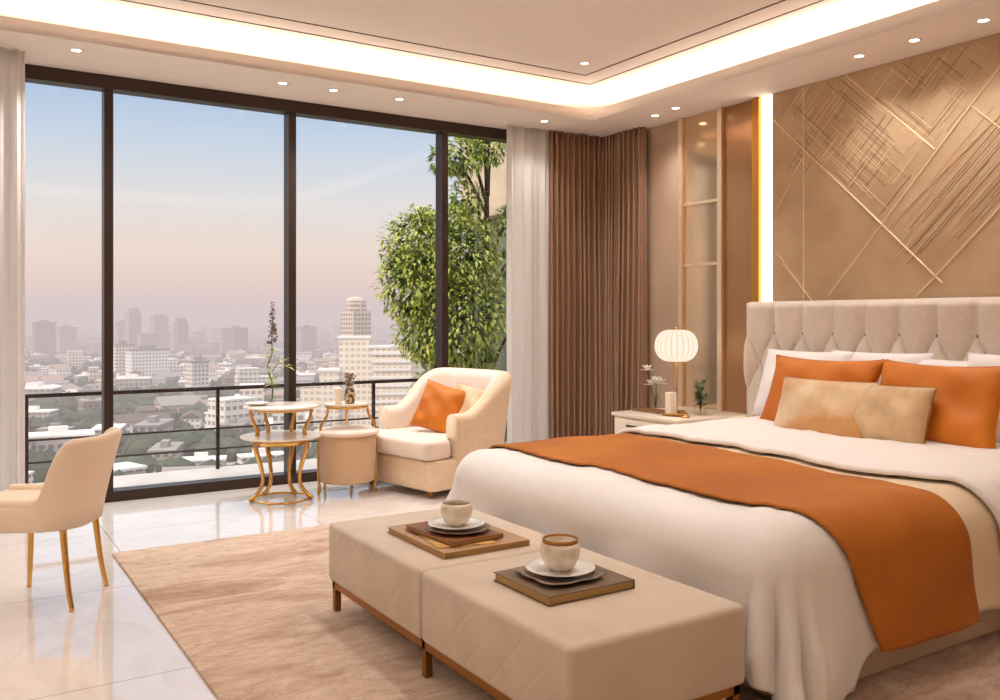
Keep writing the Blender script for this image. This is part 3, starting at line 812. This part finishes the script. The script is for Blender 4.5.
free_cushion('cushion', 'burnt orange cushion standing on the seat of the cream armchair', (3.31, 6.09, .60), .40, .40, .14, rot_of(R(38), R(24), R(14)), M['orange_cushion'], 11)
free_cushion('cushion', 'golden tan cushion tucked behind the orange one in the armchair', (3.47, 5.93, .60), .38, .38, .11, rot_of(R(26), R(24), R(10)), M['gold_velvet'], 12)

# ------------------------------------------------------------------ gold side table
def side_table():
    t = thing('side_table', 'brass side table with curved legs and round marble top near the window', 'table', (2.065, 6.18, 0))
    link('tabletop', lathe([(0, .664), (.25, .664), (.265, .668), (.265, .680), (.26, .684), (0, .684)], n=48), M['marble_top'], t, auto=40)
    b = NB(); add_ring(b, 0, 0, .655, .21, .008); link('top_rim', b, M['brass'], t, smooth=True)
    link('shelf', lathe([(0, .452), (.27, .452), (.285, .458), (.285, .468), (0, .470)], n=48), M['marble_top'], t, auto=40)
    b = NB(); add_lathe(b, [(.165, .405), (.175, .405), (.185, .45), (.175, .45)], n=40, close=False); link('band', b, M['brass'], t, smooth=True)
    for k, a in enumerate((R(172), R(332), R(45), R(105))):
        c, s = math.cos(a), math.sin(a)
        prof = [(.215, .655), (.20, .58), (.165, .50), (.178, .43), (.175, .36), (.135, .22), (.135, .12), (.175, .05), (.225, .012)]
        l = link('leg', tube([(r * c, r * s, z) for r, z in prof], [.012, .012, .015, .018, .018, .014, .014, .016, .016], n=10, smooth=4), M['brass'], t, smooth=True)
    b = NB(); add_ring(b, 0, 0, .016, .20, .009); link('floor_ring', b, M['brass'], t, smooth=True)
side_table()

# drum table (tan upholstered drum with brass frame and raised marble shelf)
def drum_table():
    t = thing('drum_table', 'tan upholstered drum stool with brass frame and small raised shelf', 'stool', (2.575, 6.20, 0), R(8))
    t.scale = (.82, .82, 1)
    link('drum', lathe([(0, .09), (.235, .09), (.255, .10), (.262, .16), (.264, .38), (.26, .43), (.25, .44), (0, .44)], n=48), M['drum_fabric'], t, auto=40)
    link('top_cushion', lathe([(0, .441), (.28, .441), (.295, .452), (.293, .466), (.26, .480), (.12, .490), (0, .492)], n=48), M['seat_cream'], t, smooth=True)
    b = NB(); add_ring(b, 0, 0, .44, .262, .007); link('rim', b, M['brass'], t, smooth=True)
    for k, a in enumerate((R(168), R(326), R(50), R(110))):
        c, s = math.cos(a), math.sin(a)
        link('leg', tube([(.262 * c, .262 * s, .44), (.268 * c, .268 * s, .3), (.266 * c, .266 * s, .12), (.255 * c, .255 * s, .06), (.265 * c, .265 * s, .0)], [.009, .010, .011, .014, .013], n=10, smooth=4), M['brass'], t, smooth=True)
    for a in (R(326), R(176), R(60)):
        c, s = math.cos(a), math.sin(a)
        link('arm', tube([(.262 * c, .262 * s, .44), (.25 * c, .25 * s, .52), (.20 * c, .20 * s, .58), (.185 * c, .185 * s, .645)], [.011, .013, .012, .011], n=10, smooth=4), M['brass'], t, smooth=True)
    b = NB(); add_ring(b, 0, 0, .645, .185, .010); link('shelf_rail', b, M['brass'], t, smooth=True)
    link('shelf', lathe([(0, .655), (.19, .655), (.195, .66), (.195, .668), (0, .67)], n=40), M['marble_top'], t, auto=40)
drum_table()

# things on those tables
def leaf_mesh(bm, p, d, L, W_, up=(0, 0, 1), droop=.15):
    p = Vector(p); d = Vector(d).normalized(); s = d.cross(Vector(up))
    if s.length < 1e-3: s = Vector((1, 0, 0))
    s.normalize(); u = s.cross(d)
    a = bm.verts.new(p); e = bm.verts.new(p + d * L - u * droop * L)
    m1 = p + d * L * .45 + u * .06 * L
    b = bm.verts.new(m1 + s * W_ / 2); c = bm.verts.new(m1 - s * W_ / 2); m_ = bm.verts.new(m1 - u * .05 * L)
    bm.faces.new((a, b, m_)); bm.faces.new((b, e, m_)); bm.faces.new((e, c, m_)); bm.faces.new((c, a, m_))
def flowering_plant():
    x, y, z = 2.00, 6.19, .6845
    t = thing('flowering_plant', 'tall flowering stem in a small vase on the brass side table', 'plant', (x, y, z))
    link('vase', lathe([(0, 0), (.022, 0), (.028, .02), (.026, .06), (.016, .09), (.018, .105), (.014, .105), (.012, .088), (.022, .055), (0, .01)], n=24), M['vase_glass'], t, smooth=True)
    st = [(0, 0, .02), (.005, 0, .15), (-.03, .01, .27), (.0, .0, .36), (.0, 0, .50), (.01, 0, .72)]
    link('stem', add_tube(tube(st, [.005, .005, .004, .004, .003, .002], n=8, smooth=5), [(.0, 0, .24), (.05, -.01, .30), (.10, -.02, .27)], [.003, .003, .002], n=6, smooth=4), M['leaf_dark'], t, smooth=True)
    rnd = random.Random(5); b = NB()
    spots = [(0, 0, .14), (.0, 0, .18), (-.03, 0, .27), (-.02, 0, .33), (.0, 0, .38), (.10, -.02, .27), (.06, -.01, .3)]
    for s in spots:
        for k in range(5):
            a = rnd.uniform(0, 2 * PI); leaf_mesh(b, s, (math.cos(a), math.sin(a), rnd.uniform(-.3, .8)), rnd.uniform(.05, .09), rnd.uniform(.016, .026))
    link('leaves', b, M['leaf'], t)
    b = NB()
    for k in range(130):
        f = rnd.random(); zz = .44 + .30 * f; rr = .034 * (1 - f * .75) * math.sqrt(rnd.random()) + .004; a = rnd.uniform(0, 2 * PI)
        r = bmesh.ops.create_icosphere(b, subdivisions=1, radius=rnd.uniform(.005, .009) * (1.15 - .5 * f))
        bmesh.ops.translate(b, vec=(.005 + rr * math.cos(a), rr * math.sin(a), zz), verts=r['verts'])
    link('blossom_spike', b, M['lilac'], t)
flowering_plant()
tag(link('dish', lathe([(0, 0), (.05, 0), (.075, .012), (.085, .018), (.083, .021), (.05, .008), (0, .006)], n=32), M['white_ceramic'], loc=(1.91, 6.23, .6845), smooth=True), 'small white dish at the left edge of the brass side table', 'dish')
t = thing('vase', 'ornate speckled vase of dried buds on the raised drum shelf', 'vase', (2.585, 6.17, .6705))
link('body', lathe([(0, 0), (.03, 0), (.04, .02), (.045, .06), (.035, .10), (.022, .13), (.028, .145), (.024, .145), (.018, .13), (0, .12)], n=24), mat('speckled_glaze', (214, 196, 170), .3, c2=(84, 62, 44), nscale=34, lo=.45, hi=.55), t, smooth=True)
b = NB(); rnd = random.Random(9)
for k in range(60):
    a = rnd.uniform(0, 2 * PI); rr = .042 * math.sqrt(rnd.random()); r = bmesh.ops.create_icosphere(b, subdivisions=1, radius=rnd.uniform(.007, .012))
    bmesh.ops.translate(b, vec=(rr * math.cos(a), rr * math.sin(a), .14 + rnd.uniform(0, .085)), verts=r['verts'])
link('dried_buds', b, mat('dried_buds', (196, 172, 140), .8, c2=(90, 66, 44), nscale=60), t)
tag(link('candle', lathe([(0, 0), (.026, 0), (.026, .118), (.022, .122), (0, .119)], n=24), M['wax'], loc=(2.49, 6.16, .6705), smooth=False), 'short ivory candle left of the speckled vase on the drum shelf', 'candle')

# ------------------------------------------------------------------ nightstand and its things
ns = thing('nightstand', 'ivory lacquered nightstand between the drape and the headboard', 'nightstand', (5.0, 5.22, 0))
link('carcass', box(-.39, .38, -.42, .31, .06, .52, bev=.006), M['nightstand'], ns, auto=40)
link('top', box(-.41, .40, -.44, .33, .521, .55, bev=.006), M['nightstand'], ns, auto=40)
for z0, z1 in ((.30, .505), (.08, .285)):
    d = link('drawer', box(-.408, -.391, -.40, .29, z0, z1, bev=.004), M['nightstand'], ns, auto=40)
    link('handle', box(-.42, -.408, -.14, .14, z1 - .055, z1 - .043), M['dark_gap'], d)
for x in (-.33, .32):
    for y in (-.36, .26): link('leg', box(x - .02, x + .02, y - .02, y + .02, 0, .06), M['brass_dark'], ns)
ZN = .5505
lamp = thing('table_lamp', 'glowing round ribbed lantern lamp on the nightstand', 'lamp', (5.0, 5.23, ZN))
link('base', lathe([(0, 0), (.07, 0), (.075, .006), (.07, .012), (.012, .02), (0, .02)], n=32), M['brass'], lamp, smooth=True)
link('pole', tube([(0, 0, .015), (0, 0, .405)], .007, n=10), M['brass'], lamp, smooth=True)
prof = []
NS = 24
b = NB()
def shade_fn(u, v):
    an = -PI / 2 * .86 + PI * .86 * v; a = 2 * PI * u
    rr = .172 * abs(math.cos(an)) ** .62 * (1 - .05 * (1 - abs(math.sin(11 * a)) ** .6))
    return (rr * math.cos(a), rr * math.sin(a), .535 + .128 * math.sin(an) / math.sin(PI / 2 * .86))
b = grid_mesh(112, 20, shade_fn)
link('lamp_shade', b, M['lamp_shade'], lamp, smooth=True)
link('finial', lathe([(0, .66), (.03, .66), (.03, .668), (.008, .672), (.007, .69), (0, .692)], n=16), M['brass'], lamp, smooth=True)
b = NB(); add_ring(b, 0, 0, .405, .075, .004); link('shade_ring', b, M['brass'], lamp, smooth=True)
tag(link('tray', box(-.09, .09, -.15, .15, 0, .014, bev=.004), mat('walnut_tray', (142, 96, 56), .4), loc=(4.87, 5.37, ZN)), 'small wooden tray under the white flowers on the nightstand', 'tray')
t = thing('flower_vase', 'clear vase of white flowers on the left of the nightstand', 'vase', (4.88, 5.34, ZN + .0145))
link('vase', lathe([(0, 0), (.035, 0), (.042, .03), (.042, .08), (.030, .115), (.034, .13), (.030, .13), (.026, .112), (.037, .08), (.036, .03), (0, .012)], n=28), M['vase_glass'], t, smooth=True)
b = NB(); rnd = random.Random(21); heads = [(-.03, .02, .20), (.03, -.03, .205), (.0, .05, .195), (-.02, -.04, .215), (.02, .02, .225), (-.03, .07, .315)]
for h in heads: add_tube(b, [(0, 0, .02), (h[0] * .4, h[1] * .4, .12), h], .0025, n=6)
link('stems', b, M['leaf_dark'], t, smooth=True)
for h in heads:
    b = NB()
    for k in range(14):
        a = 2 * PI * k / 7; el = .25 if k < 7 else .9
        leaf_mesh(b, h, (math.cos(a) * math.cos(el), math.sin(a) * math.cos(el), math.sin(el)),   .068, .046)
    link('flower', b, M['petal'], t)
tag(link('candle', box(-.032, .032, -.032, .032, 0, .165, bev=.004), M['wax'], loc=(4.80, 5.08, ZN + .0145)), 'square ivory pillar candle on the gold dish of the nightstand', 'candle')
tag(link('dish', lathe([(0, 0), (.08, 0), (.11, .008), (.125, .02), (.121, .022), (.08, .013), (0, .013)], n=36, sx=.75, sy=1), M['brass'], loc=(4.82, 5.07, ZN), smooth=True), 'low oval gold dish under the square candle on the nightstand', 'dish')
b = NB(); add_ring(b, 0, 0, .009, .028, .008); 
tag(link('bracelet', b, M['brass'], loc=(4.78, 4.90, ZN), smooth=True), 'thick gold ring ornament lying by the glass vase on the nightstand', 'ornament')
t = thing('plant_vase', 'clear vase with green leafy sprig on the right of the nightstand', 'vase', (5.02, 4.985, ZN))
link('vase', lathe([(0, 0), (.045, 0), (.052, .02), (.050, .09), (.044, .14), (.046, .145), (.041, .145), (.040, .13), (.044, .09), (.046, .02), (0, .012)], n=28), M['vase_glass'], t, smooth=True)
b = NB(); bl = NB(); rnd = random.Random(33)
for k in range(15):
    a = rnd.uniform(0, 2 * PI); r_ = rnd.uniform(.01, .07); h = rnd.uniform(.17, .29); tip = (r_ * math.cos(a), r_ * math.sin(a), h)
    add_tube(b, [(0, 0, .02), (tip[0] * .3, tip[1] * .3, .12), tip], .0025, n=6)
    for j in range(7):
        aa = rnd.uniform(0, 2 * PI); f = rnd.uniform(.35, 1); leaf_mesh(bl, (tip[0] * f, tip[1] * f, h * f), (math.cos(aa), math.sin(aa), rnd.uniform(.0, .9)), rnd.uniform(.045, .075), .026)
link('stems', b, M['leaf_dark'], t, smooth=True); link('leaves', bl, M['leaf_dark'], t)

# ------------------------------------------------------------------ balcony
struct('balcony_floor', box(-3, 9, FY1, 8.05, -.25, -.03), M['balcony'])
rail = thing('balcony_railing', 'dark metal balcony railing with thin horizontal bars outside the window', 'railing', (2, 7.95, -.03))
def rl(name, x0, x1, z, r): link(name, tube([(x0, 0, z), (x1, 0, z)], r, n=8), M['frame'], rail, smooth=True)
link('top_rail', box(-5, 4.2, -.022, .022, .70, .73), M['frame'], rail)
for z in (.36, .18): rl('cross_bar', -5, 4.2, z, .009)
for x in (-4.4, -2.9, -1.42, .08, 1.58, 3.08, 4.2):
    link('post', box(x - .014, x + .014, -.014, .014, 0, .70), M['frame'], rail)

# tree beside the balcony and the neighbouring wing
def blob_leaves(bm, blobs, n, rnd, lmin, lmax):
    tot = sum(r ** 2 for *_, r in blobs)
    for (x, y, z, r) in blobs:
        for k in range(int(n * r * r / tot)):
            while True:
                v = Vector((rnd.uniform(-1, 1), rnd.uniform(-1, 1), rnd.uniform(-1, 1)))
                if .05 < v.length < 1: break
            d = v.normalized(); rr = r * (.72 + .34 * rnd.random())
            p = Vector((x, y, z)) + d * rr
            dd = (d + Vector((rnd.uniform(-1, 1), rnd.uniform(-1, 1), rnd.uniform(-1.1, .7)))).normalized()
            leaf_mesh(bm, p, dd, rnd.uniform(lmin, lmax), rnd.uniform(lmin, lmax) * .42, droop=.25)
def big_tree():
    t = thing('tree', 'leafy green tree growing beside the right end of the balcony', 'tree', (5.55, 9.1, -.6))
    rnd = random.Random(17)
    blobs = [(-.52, 0, 2.62, .60), (-.12, .2, 2.75, .40), (-.95, -.1, 2.30, .45), (-.50, -.2, 1.95, .56), (-.08, 0, 2.1, .38), (-.85, .1, 2.75, .42), (-.3, 0, 1.5, .42), (-.75, .1, 1.75, .36), (-.50, .1, 1.1, .32),
             (-.05, .1, 1.2, .24), (-.2, .1, 3.35, .20), (-.3, .0, 3.85, .24), (.05, 0, 4.0, .22), (-.62, -.1, 3.75, .15), (.45, .2, 2.6, .13), (.5, 0, 1.8, .14), (.35, 0, 3.1, .16)]
    b = NB(); blob_leaves(b, blobs[:9], 11000, rnd, .05, .11); blob_leaves(b, blobs[9:], 1900, rnd, .05, .12)
    link('foliage', b, M['leaf'], t)
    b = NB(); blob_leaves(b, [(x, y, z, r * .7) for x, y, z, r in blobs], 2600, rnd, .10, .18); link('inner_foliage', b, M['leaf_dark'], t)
    b = NB(); add_tube(b, [(.15, .1, .0), (.12, .08, 1.2), (.05, .05, 2.2), (.1, .1, 3.4), (0, 0, 4.0)], [.07, .06, .045, .03, .012], n=8, smooth=4)
    for p in blobs: add_tube(b, [(.1, .08, max(.8, p[2] - .6)), ((p[0] + .1) / 2, p[1] / 2, p[2] - .15), p[:3]], [.025, .018, .008], n=6)
    link('trunk', b, M['bark'], t, smooth=True)
big_tree()
wing = thing('building_wing', 'beige neighbouring facade with glass bay behind the tree', 'building', (7.4, 10.4, -.6))
link('overhang', box(-1.25, 2.5, -.9, .3, 3.35, 4.9), M['concrete'], wing)
link('slab_edge', box(-1.32, 2.5, -1.0, .3, 3.25, 3.36), M['concrete'], wing)
link('glass_bay', box(-1.12, 2.4, -.75, .25, -12, 3.25), M['facade_glass'], wing)
for x in (-1.1, -.3, .4): link('bay_mullion', box(x - .03, x + .03, -.80, -.74, -12, 3.25), M['frame'], wing)

# ------------------------------------------------------------------ the city far below
GZ = -55.0
def city_ground_mat():
    m = bpy.data.materials.new('city_ground'); m.use_nodes = True
    g = NT(m.node_tree); o = g.n('ShaderNodeOutputMaterial'); p = g.n('ShaderNodeBsdfDiffuse')
    g.l(p.outputs[0], o.inputs[0])
    tc = g.n('ShaderNodeTexCoord')
    a = g.n('ShaderNodeTexNoise', inp={'Scale': .006, 'Detail': 6, 'Roughness': .65}); g.l(tc.outputs['Object'], a.inputs[0])
    green = g.ramp(a.outputs[0], [(.40, lin((70, 80, 60))), (.50, lin((96, 100, 82))), (.56, lin((160, 152, 144))), (.7, lin((190, 182, 174)))])
    v = g.n('ShaderNodeTexVoronoi', inp={'Scale': .02}); v.feature = 'DISTANCE_TO_EDGE'; g.l(tc.outputs['Object'], v.inputs[0])
    road = g.ramp(v.outputs[0], [(.03, (1, 1, 1, 1)), (.06, (0, 0, 0, 1))])
    g.l(g.mix(g.math('MULTIPLY', road, .7), green, lin((196, 188, 182))), p.inputs[0])
    return m
def facade_mat(name, wall, glass, fl=3.2, wd=3.0):
    m = bpy.data.materials.new(name); m.use_nodes = True
    g = NT(m.node_tree); o = g.n('ShaderNodeOutputMaterial'); p = g.n('ShaderNodeBsdfDiffuse')
    g.l(p.outputs[0], o.inputs[0])
    tc = g.n('ShaderNodeTexCoord'); s = g.n('ShaderNodeSeparateXYZ'); g.l(tc.outputs['Object'], s.inputs[0])
    zf = g.math('FRACT', g.math('DIVIDE', s.outputs[2], fl)); hf = g.math('FRACT', g.math('DIVIDE', g.math('ADD', s.outputs[0], s.outputs[1]), wd))
    w = g.math('MULTIPLY', g.math('MULTIPLY', g.math('GREATER_THAN', zf, .3), g.math('LESS_THAN', zf, .8)), g.math('GREATER_THAN', hf, .35))
    ge = g.n('ShaderNodeNewGeometry'); n = g.n('ShaderNodeSeparateXYZ'); g.l(ge.outputs['Normal'], n.inputs[0])
    w = g.math('MULTIPLY', w, g.math('LESS_THAN', g.math('ABSOLUTE', n.outputs[2]), .3))
    g.l(g.mix(w, lin(wall), lin(glass)), p.inputs[0])
    return m
CREAM = facade_mat('cream_facade', (234, 222, 206), (200, 186, 170))
FM = [facade_mat('pale_facade', (226, 216, 206), (150, 140, 134)), facade_mat('white_facade', (240, 234, 228), (168, 160, 156)),
      facade_mat('grey_facade', (176, 166, 160), (118, 112, 112)), facade_mat('tan_facade', (208, 190, 172), (140, 124, 112)), facade_mat('brownish_facade', (150, 134, 122), (104, 96, 92))]
RM = [mat('light_roof', (232, 226, 220), .9), mat('grey_roof', (150, 142, 138), .9), mat('dark_roof', (104, 92, 86), .9), mat('tile_roof', (168, 144, 130), .9)]
struct('city_ground', grid_mesh(8, 8, lambda u, v: (-4500 + 13000 * u, 60 + 13000 * v, GZ)), city_ground_mat())
def house_bm(w, d, h, kind, rnd):
    bm = NB()
    if kind == 0:      # flat roof with parapet and stair head
        add_box(bm, -w / 2, w / 2, -d / 2, d / 2, 0, h)
        nf = len(bm.faces)
        add_box(bm, -w / 2 - .3, w / 2 + .3, -d / 2 - .3, d / 2 + .3, h, h + .8)
        add_box(bm, -w * .2, w * .1, -d * .15, d * .15, h + .8, h + 3.2)
        bm.faces.ensure_lookup_table()
        for f in bm.faces[nf:]: f.material_index = 1
    elif kind == 1:    # gable
        add_box(bm, -w / 2, w / 2, -d / 2, d / 2, 0, h)
        nf = len(bm.faces); r = min(w, d) * .28; e = .8
        a = [bm.verts.new(p) for p in ((-w / 2 - e, -d / 2 - e, h), (w / 2 + e, -d / 2 - e, h), (w / 2 + e, d / 2 + e, h), (-w / 2 - e, d / 2 + e, h), (-w / 2 - e, 0, h + r), (w / 2 + e, 0, h + r))]
        for f in ((0, 1, 5, 4), (2, 3, 4, 5), (1, 2, 5), (3, 0, 4)): bm.faces.new([a[i] for i in f])
        bm.faces.ensure_lookup_table()
        for f in bm.faces[nf:]: f.material_index = 1
    else:              # stepped block
        add_box(bm, -w / 2, w / 2, -d / 2, d / 2, 0, h * .6)
        add_box(bm, -w / 2, w * .15, -d / 2, d * .3, h * .6, h)
        nf = len(bm.faces)
        add_box(bm, -w / 2 - .2, w / 2 + .2, -d / 2 - .2, d / 2 + .2, h * .6, h * .6 + .6); add_box(bm, -w / 2 - .2, w * .15 + .2, -d / 2 - .2, d * .3 + .2, h, h + .8)
        bm.faces.ensure_lookup_table()
        for f in bm.faces[nf:]: f.material_index = 1
    return bm
rnd = random.Random(42)
protos = []
for k in range(14):
    kind = (0, 1, 0, 2, 1, 0, 1)[k % 7]
    w, d, h = rnd.uniform(10, 24), rnd.uniform(9, 16), rnd.uniform(4, 9) if kind != 2 else rnd.uniform(10, 18)
    me = bpy.data.meshes.new('house'); bm = house_bm(w, d, h, kind, rnd); bm.normal_update(); bm.to_mesh(me); bm.free()
    me.materials.append(FM[k % 5]); me.materials.append(RM[(0, 3, 1, 0, 2, 0, 1)[k % 7]])
    protos.append(me)
def polar(px, D):
    """place along the bearing (degrees right of straight out of the window) at distance D"""
    return (D * math.sin(R(px)), D * math.cos(R(px)))
taken = []
def green_zone(b, D):
    return (4 < b < 10 and 330 < D < 620) or (9 < b < 17 and 300 < D < 430) or (8 < b < 20 and 620 < D < 720)
n = 0
while n < 230:
    b = rnd.uniform(1, 33); D = 300 * (1400 / 300) ** rnd.random()
    if green_zone(b, D) and rnd.random() < .85: continue
    if 19.5 < b < 28 and D < 760: continue
    x, y = polar(b, D)
    if any((x - p) ** 2 + (y - q_) ** 2 < (19 if D < 800 else 24) ** 2 for p, q_ in taken): continue
    taken.append((x, y))
    o = bpy.data.objects.new('building', protos[rnd.randrange(14)]); COL.objects.link(o)
    o.location = (x, y, GZ); o.rotation_euler = (0, 0, rnd.choice((0, .3, -.4, 1.2)) + rnd.uniform(-.1, .1))
    s = rnd.uniform(.8, 1.25); o.scale = (s, s, s)
    tag(o, 'small pale low-rise building in the hazy city sprawl below the balcony', 'building', 'low-rise buildings of the city below')
    n += 1
bbt = []
def tower(label, bearing, D, w, d, top, m, kind=0, rz=.2):
    x, y = polar(bearing, D); H = top - GZ; bbt.append((x, y, max(w, d)))
    t = thing('tower', label, 'building', (x, y, GZ), rz)
    b = NB(); add_box(b, -w / 2, w / 2, -d / 2, d / 2, 0, H * (1 if kind == 0 else .86))
    link('shaft', b, m, t)
    if kind == 0: link('roof', add_box(box(-w * .55, w * .55, -d * .55, d * .55, H, H + 1.2), -w * .25, w * .2, -d * .25, d * .25, H + 1.2, H + 4), RM[1], t)
    else:
        link('crown', lathe([(w * .5, H * .86), (w * .49, H * .96), (w * .42, H * .985), (w * .2, H), (0, H + .5)], n=16), m, t)
    return t
# bearing of image column px: atan((px-500)/882)+32.41 deg
def B(px): return math.degrees(math.atan((px - 500) / 882)) + 32.41
tower('tall round-topped hazy tower on the horizon in the second window pane', B(133), 1500, 19, 19, 21, FM[2], 1)
tower('wide grey hazy tower right of the round-topped one on the horizon', B(159), 1700, 26, 20, 6, FM[2])
tower('slim grey hazy tower left of the flowering stem on the horizon', B(181), 1600, 18, 18, 4.5, FM[4], 1)
tower('tall rounded beige tower rising behind the stepped apartment block', B(356), 640, 15, 15, 17, FM[3], 1)
tower('low hazy tower just right of the first mullion', B(121), 1650, 16, 16, -5, FM[2])
tower('hazy block at far left beside the sheer curtain', B(44), 1500, 28, 18, -4, FM[4])
tower('hazy block in the middle of the first pane', B(66), 1600, 24, 18, -13, FM[2])
tower('broad hazy block near the flowering stem', B(236), 1500, 32, 20, -14, FM[4])
tower('hazy block right of the second mullion', B(306), 1350, 26, 18, -12, FM[2])
tower('pale slab tower below the horizon in the second pane', B(122), 900, 16, 12, -23, FM[0])
tower('pale slab block with flat roof beside the pale slab tower', B(147), 880, 34, 14, -27, FM[1])
tower('plain pale slab standing in front of the middle hills', B(197), 700, 13, 12, -31, FM[0])
def apartment():
    x, y = polar(B(366), 470); bbt.append((x, y, 46))
    t = thing('apartment_block', 'large cream stepped apartment block behind the drum stool', 'building', (x, y, GZ), -R(B(366)))
    def blk(x0, x1, y0, y1, h, m=CREAM):
        link('wing', box(x0, x1, y0, y1, 0, h), m, t)
        link('cornice', box(x0 - .7, x1 + .7, y0 - .7, y1 + .7, h, h + 1.2), RM[0], t)
    blk(-24, -14, -4, 10, 29); blk(-14, 2, 0, 16, 46, CREAM); blk(2, 24, -4, 14, 41, CREAM); blk(24, 40, 2, 16, 34, CREAM); blk(-34, -24, 0, 12, 21, CREAM)
    for k in range(9): link('balcony_band', box(3, 23, -5.4, -4.01, 4 + k * 4.2, 5.2 + k * 4.2), RM[0], t)
apartment()
# far sprawl and woodland nobody could count
bm = NB(); rnd = random.Random(77)
for k in range(3000):
    b = rnd.uniform(-4, 40); D = 1350 * (7000 / 1350) ** (rnd.random() ** .8); x, y = polar(b, D)
    if any((x - p) ** 2 + (y - q_) ** 2 < (r_ + 26) ** 2 for p, q_, r_ in bbt): continue
    if any((x - p) ** 2 + (y - q_) ** 2 < 32 ** 2 for p, q_ in taken): continue
    w = rnd.uniform(10, 30); h = rnd.uniform(5, 16) if rnd.random() < .93 else rnd.uniform(18, 44)
    add_box(bm, x - w / 2, x + w / 2, y - w / 2, y + w / 2, GZ, GZ + h)
tag(link('city_sprawl', bm, FM[2]), 'dense hazy sprawl of small grey buildings along the horizon', 'city', kind='stuff')
bm = NB()
def clump(x, y, r):
    rr = bmesh.ops.create_icosphere(bm, subdivisions=1, radius=r)
    for v in rr['verts']: v.co *= rnd.uniform(.8, 1.2)
    bmesh.ops.translate(bm, vec=(x, y, GZ + r * .45), verts=rr['verts'])
k = 0
while k < 1500:
    b = rnd.uniform(0, 34); D = 300 * (1500 / 300) ** rnd.random(); x, y = polar(b, D)
    if not green_zone(b, D) and rnd.random() > .3: continue
    if any((x - p) ** 2 + (y - q_) ** 2 < 17 ** 2 for p, q_ in taken): continue
    if any((x - p) ** 2 + (y - q_) ** 2 < r_ ** 2 for p, q_, r_ in bbt): continue
    k += 1
    clump(x, y, rnd.uniform(2.5, 6))
tag(link('treetops', bm, mat('city_tree_green', (54, 64, 48), .95, c2=(78, 86, 64), nscale=.1)), 'dark green treetops scattered between the city houses', 'trees', kind='stuff')
# mountains on the horizon
bm = grid_mesh(60, 1, lambda u, v: ((-3000 + 12500 * u), 11500 - 1500 * u, GZ if v < .5 else 60 + 60 * math.sin(9 * u + 1) + 35 * math.sin(23 * u)))
struct('hills', bm, mat('distant_hills', (150, 140, 144), 1.0))

# haze: a real homogeneous volume over the city
def haze():
    m = bpy.data.materials.new('city_haze'); m.use_nodes = True
    g = NT(m.node_tree); o = g.n('ShaderNodeOutputMaterial')
    ab = g.n('ShaderNodeVolumeAbsorption'); ab.inputs['Color'].default_value = (0, 0, 0, 1); ab.inputs['Density'].default_value = .0009
    em = g.n('ShaderNodeEmission'); em.inputs[0].default_value = lin((224, 206, 208)); em.inputs[1].default_value = .0009
    ad = g.n('ShaderNodeAddShader'); g.l(ab.outputs[0], ad.inputs[0]); g.l(em.outputs[0], ad.inputs[1]); g.l(ad.outputs[0], o.inputs['Volume'])
    o_ = link('haze', box(-4000, 9000, 150, 10500, GZ - 2, 45), m)
    tag(o_, 'thin mauve haze lying over the distant city', 'haze', kind='stuff')
HAZE = True
if HAZE: haze()

# ------------------------------------------------------------------ sky and sun
w = bpy.data.worlds.new('sky'); scene.world = w; w.use_nodes = True
g = NT(w.node_tree); o = g.n('ShaderNodeOutputWorld'); bg = g.n('ShaderNodeBackground'); g.l(bg.outputs[0], o.inputs[0])
tc = g.n('ShaderNodeTexCoord'); sp = g.n('ShaderNodeSeparateXYZ'); g.l(tc.outputs['Generated'], sp.inputs[0])
nz = g.n('ShaderNodeTexNoise', inp={'Scale': 1.6, 'Detail': 3}); mp = g.n('ShaderNodeMapping'); mp.inputs['Scale'].default_value = (1, 1, 9)
g.l(tc.outputs['Generated'], mp.inputs[0]); g.l(mp.outputs[0], nz.inputs[0])
e = g.math('ADD', sp.outputs[2], g.math('MULTIPLY', g.math('SUBTRACT', nz.outputs[0], .5), .03))
c = g.ramp(e, [(0.0, lin((240, 212, 204))), (.035, lin((255, 222, 200))), (.075, lin((255, 232, 216))), (.125, lin((238, 234, 232))), (.19, lin((206, 220, 238))), (.27, lin((160, 192, 230))), (.36, lin((150, 184, 226))), (.6, lin((226, 226, 226)))])
g.l(c, bg.inputs[0])
mr = g.n('ShaderNodeMapRange', interpolation_type='SMOOTHSTEP', inp={1: .30, 2: .75, 3: 1.0, 4: 3.2}); g.l(sp.outputs[2], mr.inputs[0]); g.l(mr.outputs[0], bg.inputs[1])
sd = bpy.data.lights.new('sun', 'SUN'); sd.energy = 2.9; sd.color = lin((255, 236, 212))[:3]; sd.angle = R(3)
so = bpy.data.objects.new('sun', sd); COL.objects.link(so)
so.rotation_euler = Vector((1, .18, -.5)).to_track_quat('-Z', 'Y').to_euler()

scene.view_settings.view_transform = 'Standard'
scene.view_settings.look = 'None'
scene.view_settings.exposure = 0.0
scene.cycles.use_denoising = True
scene.cycles.max_bounces = 10
scene.cycles.diffuse_bounces = 5
scene.cycles.transparent_max_bounces = 16
scene.cycles.sample_clamp_indirect = 6.0
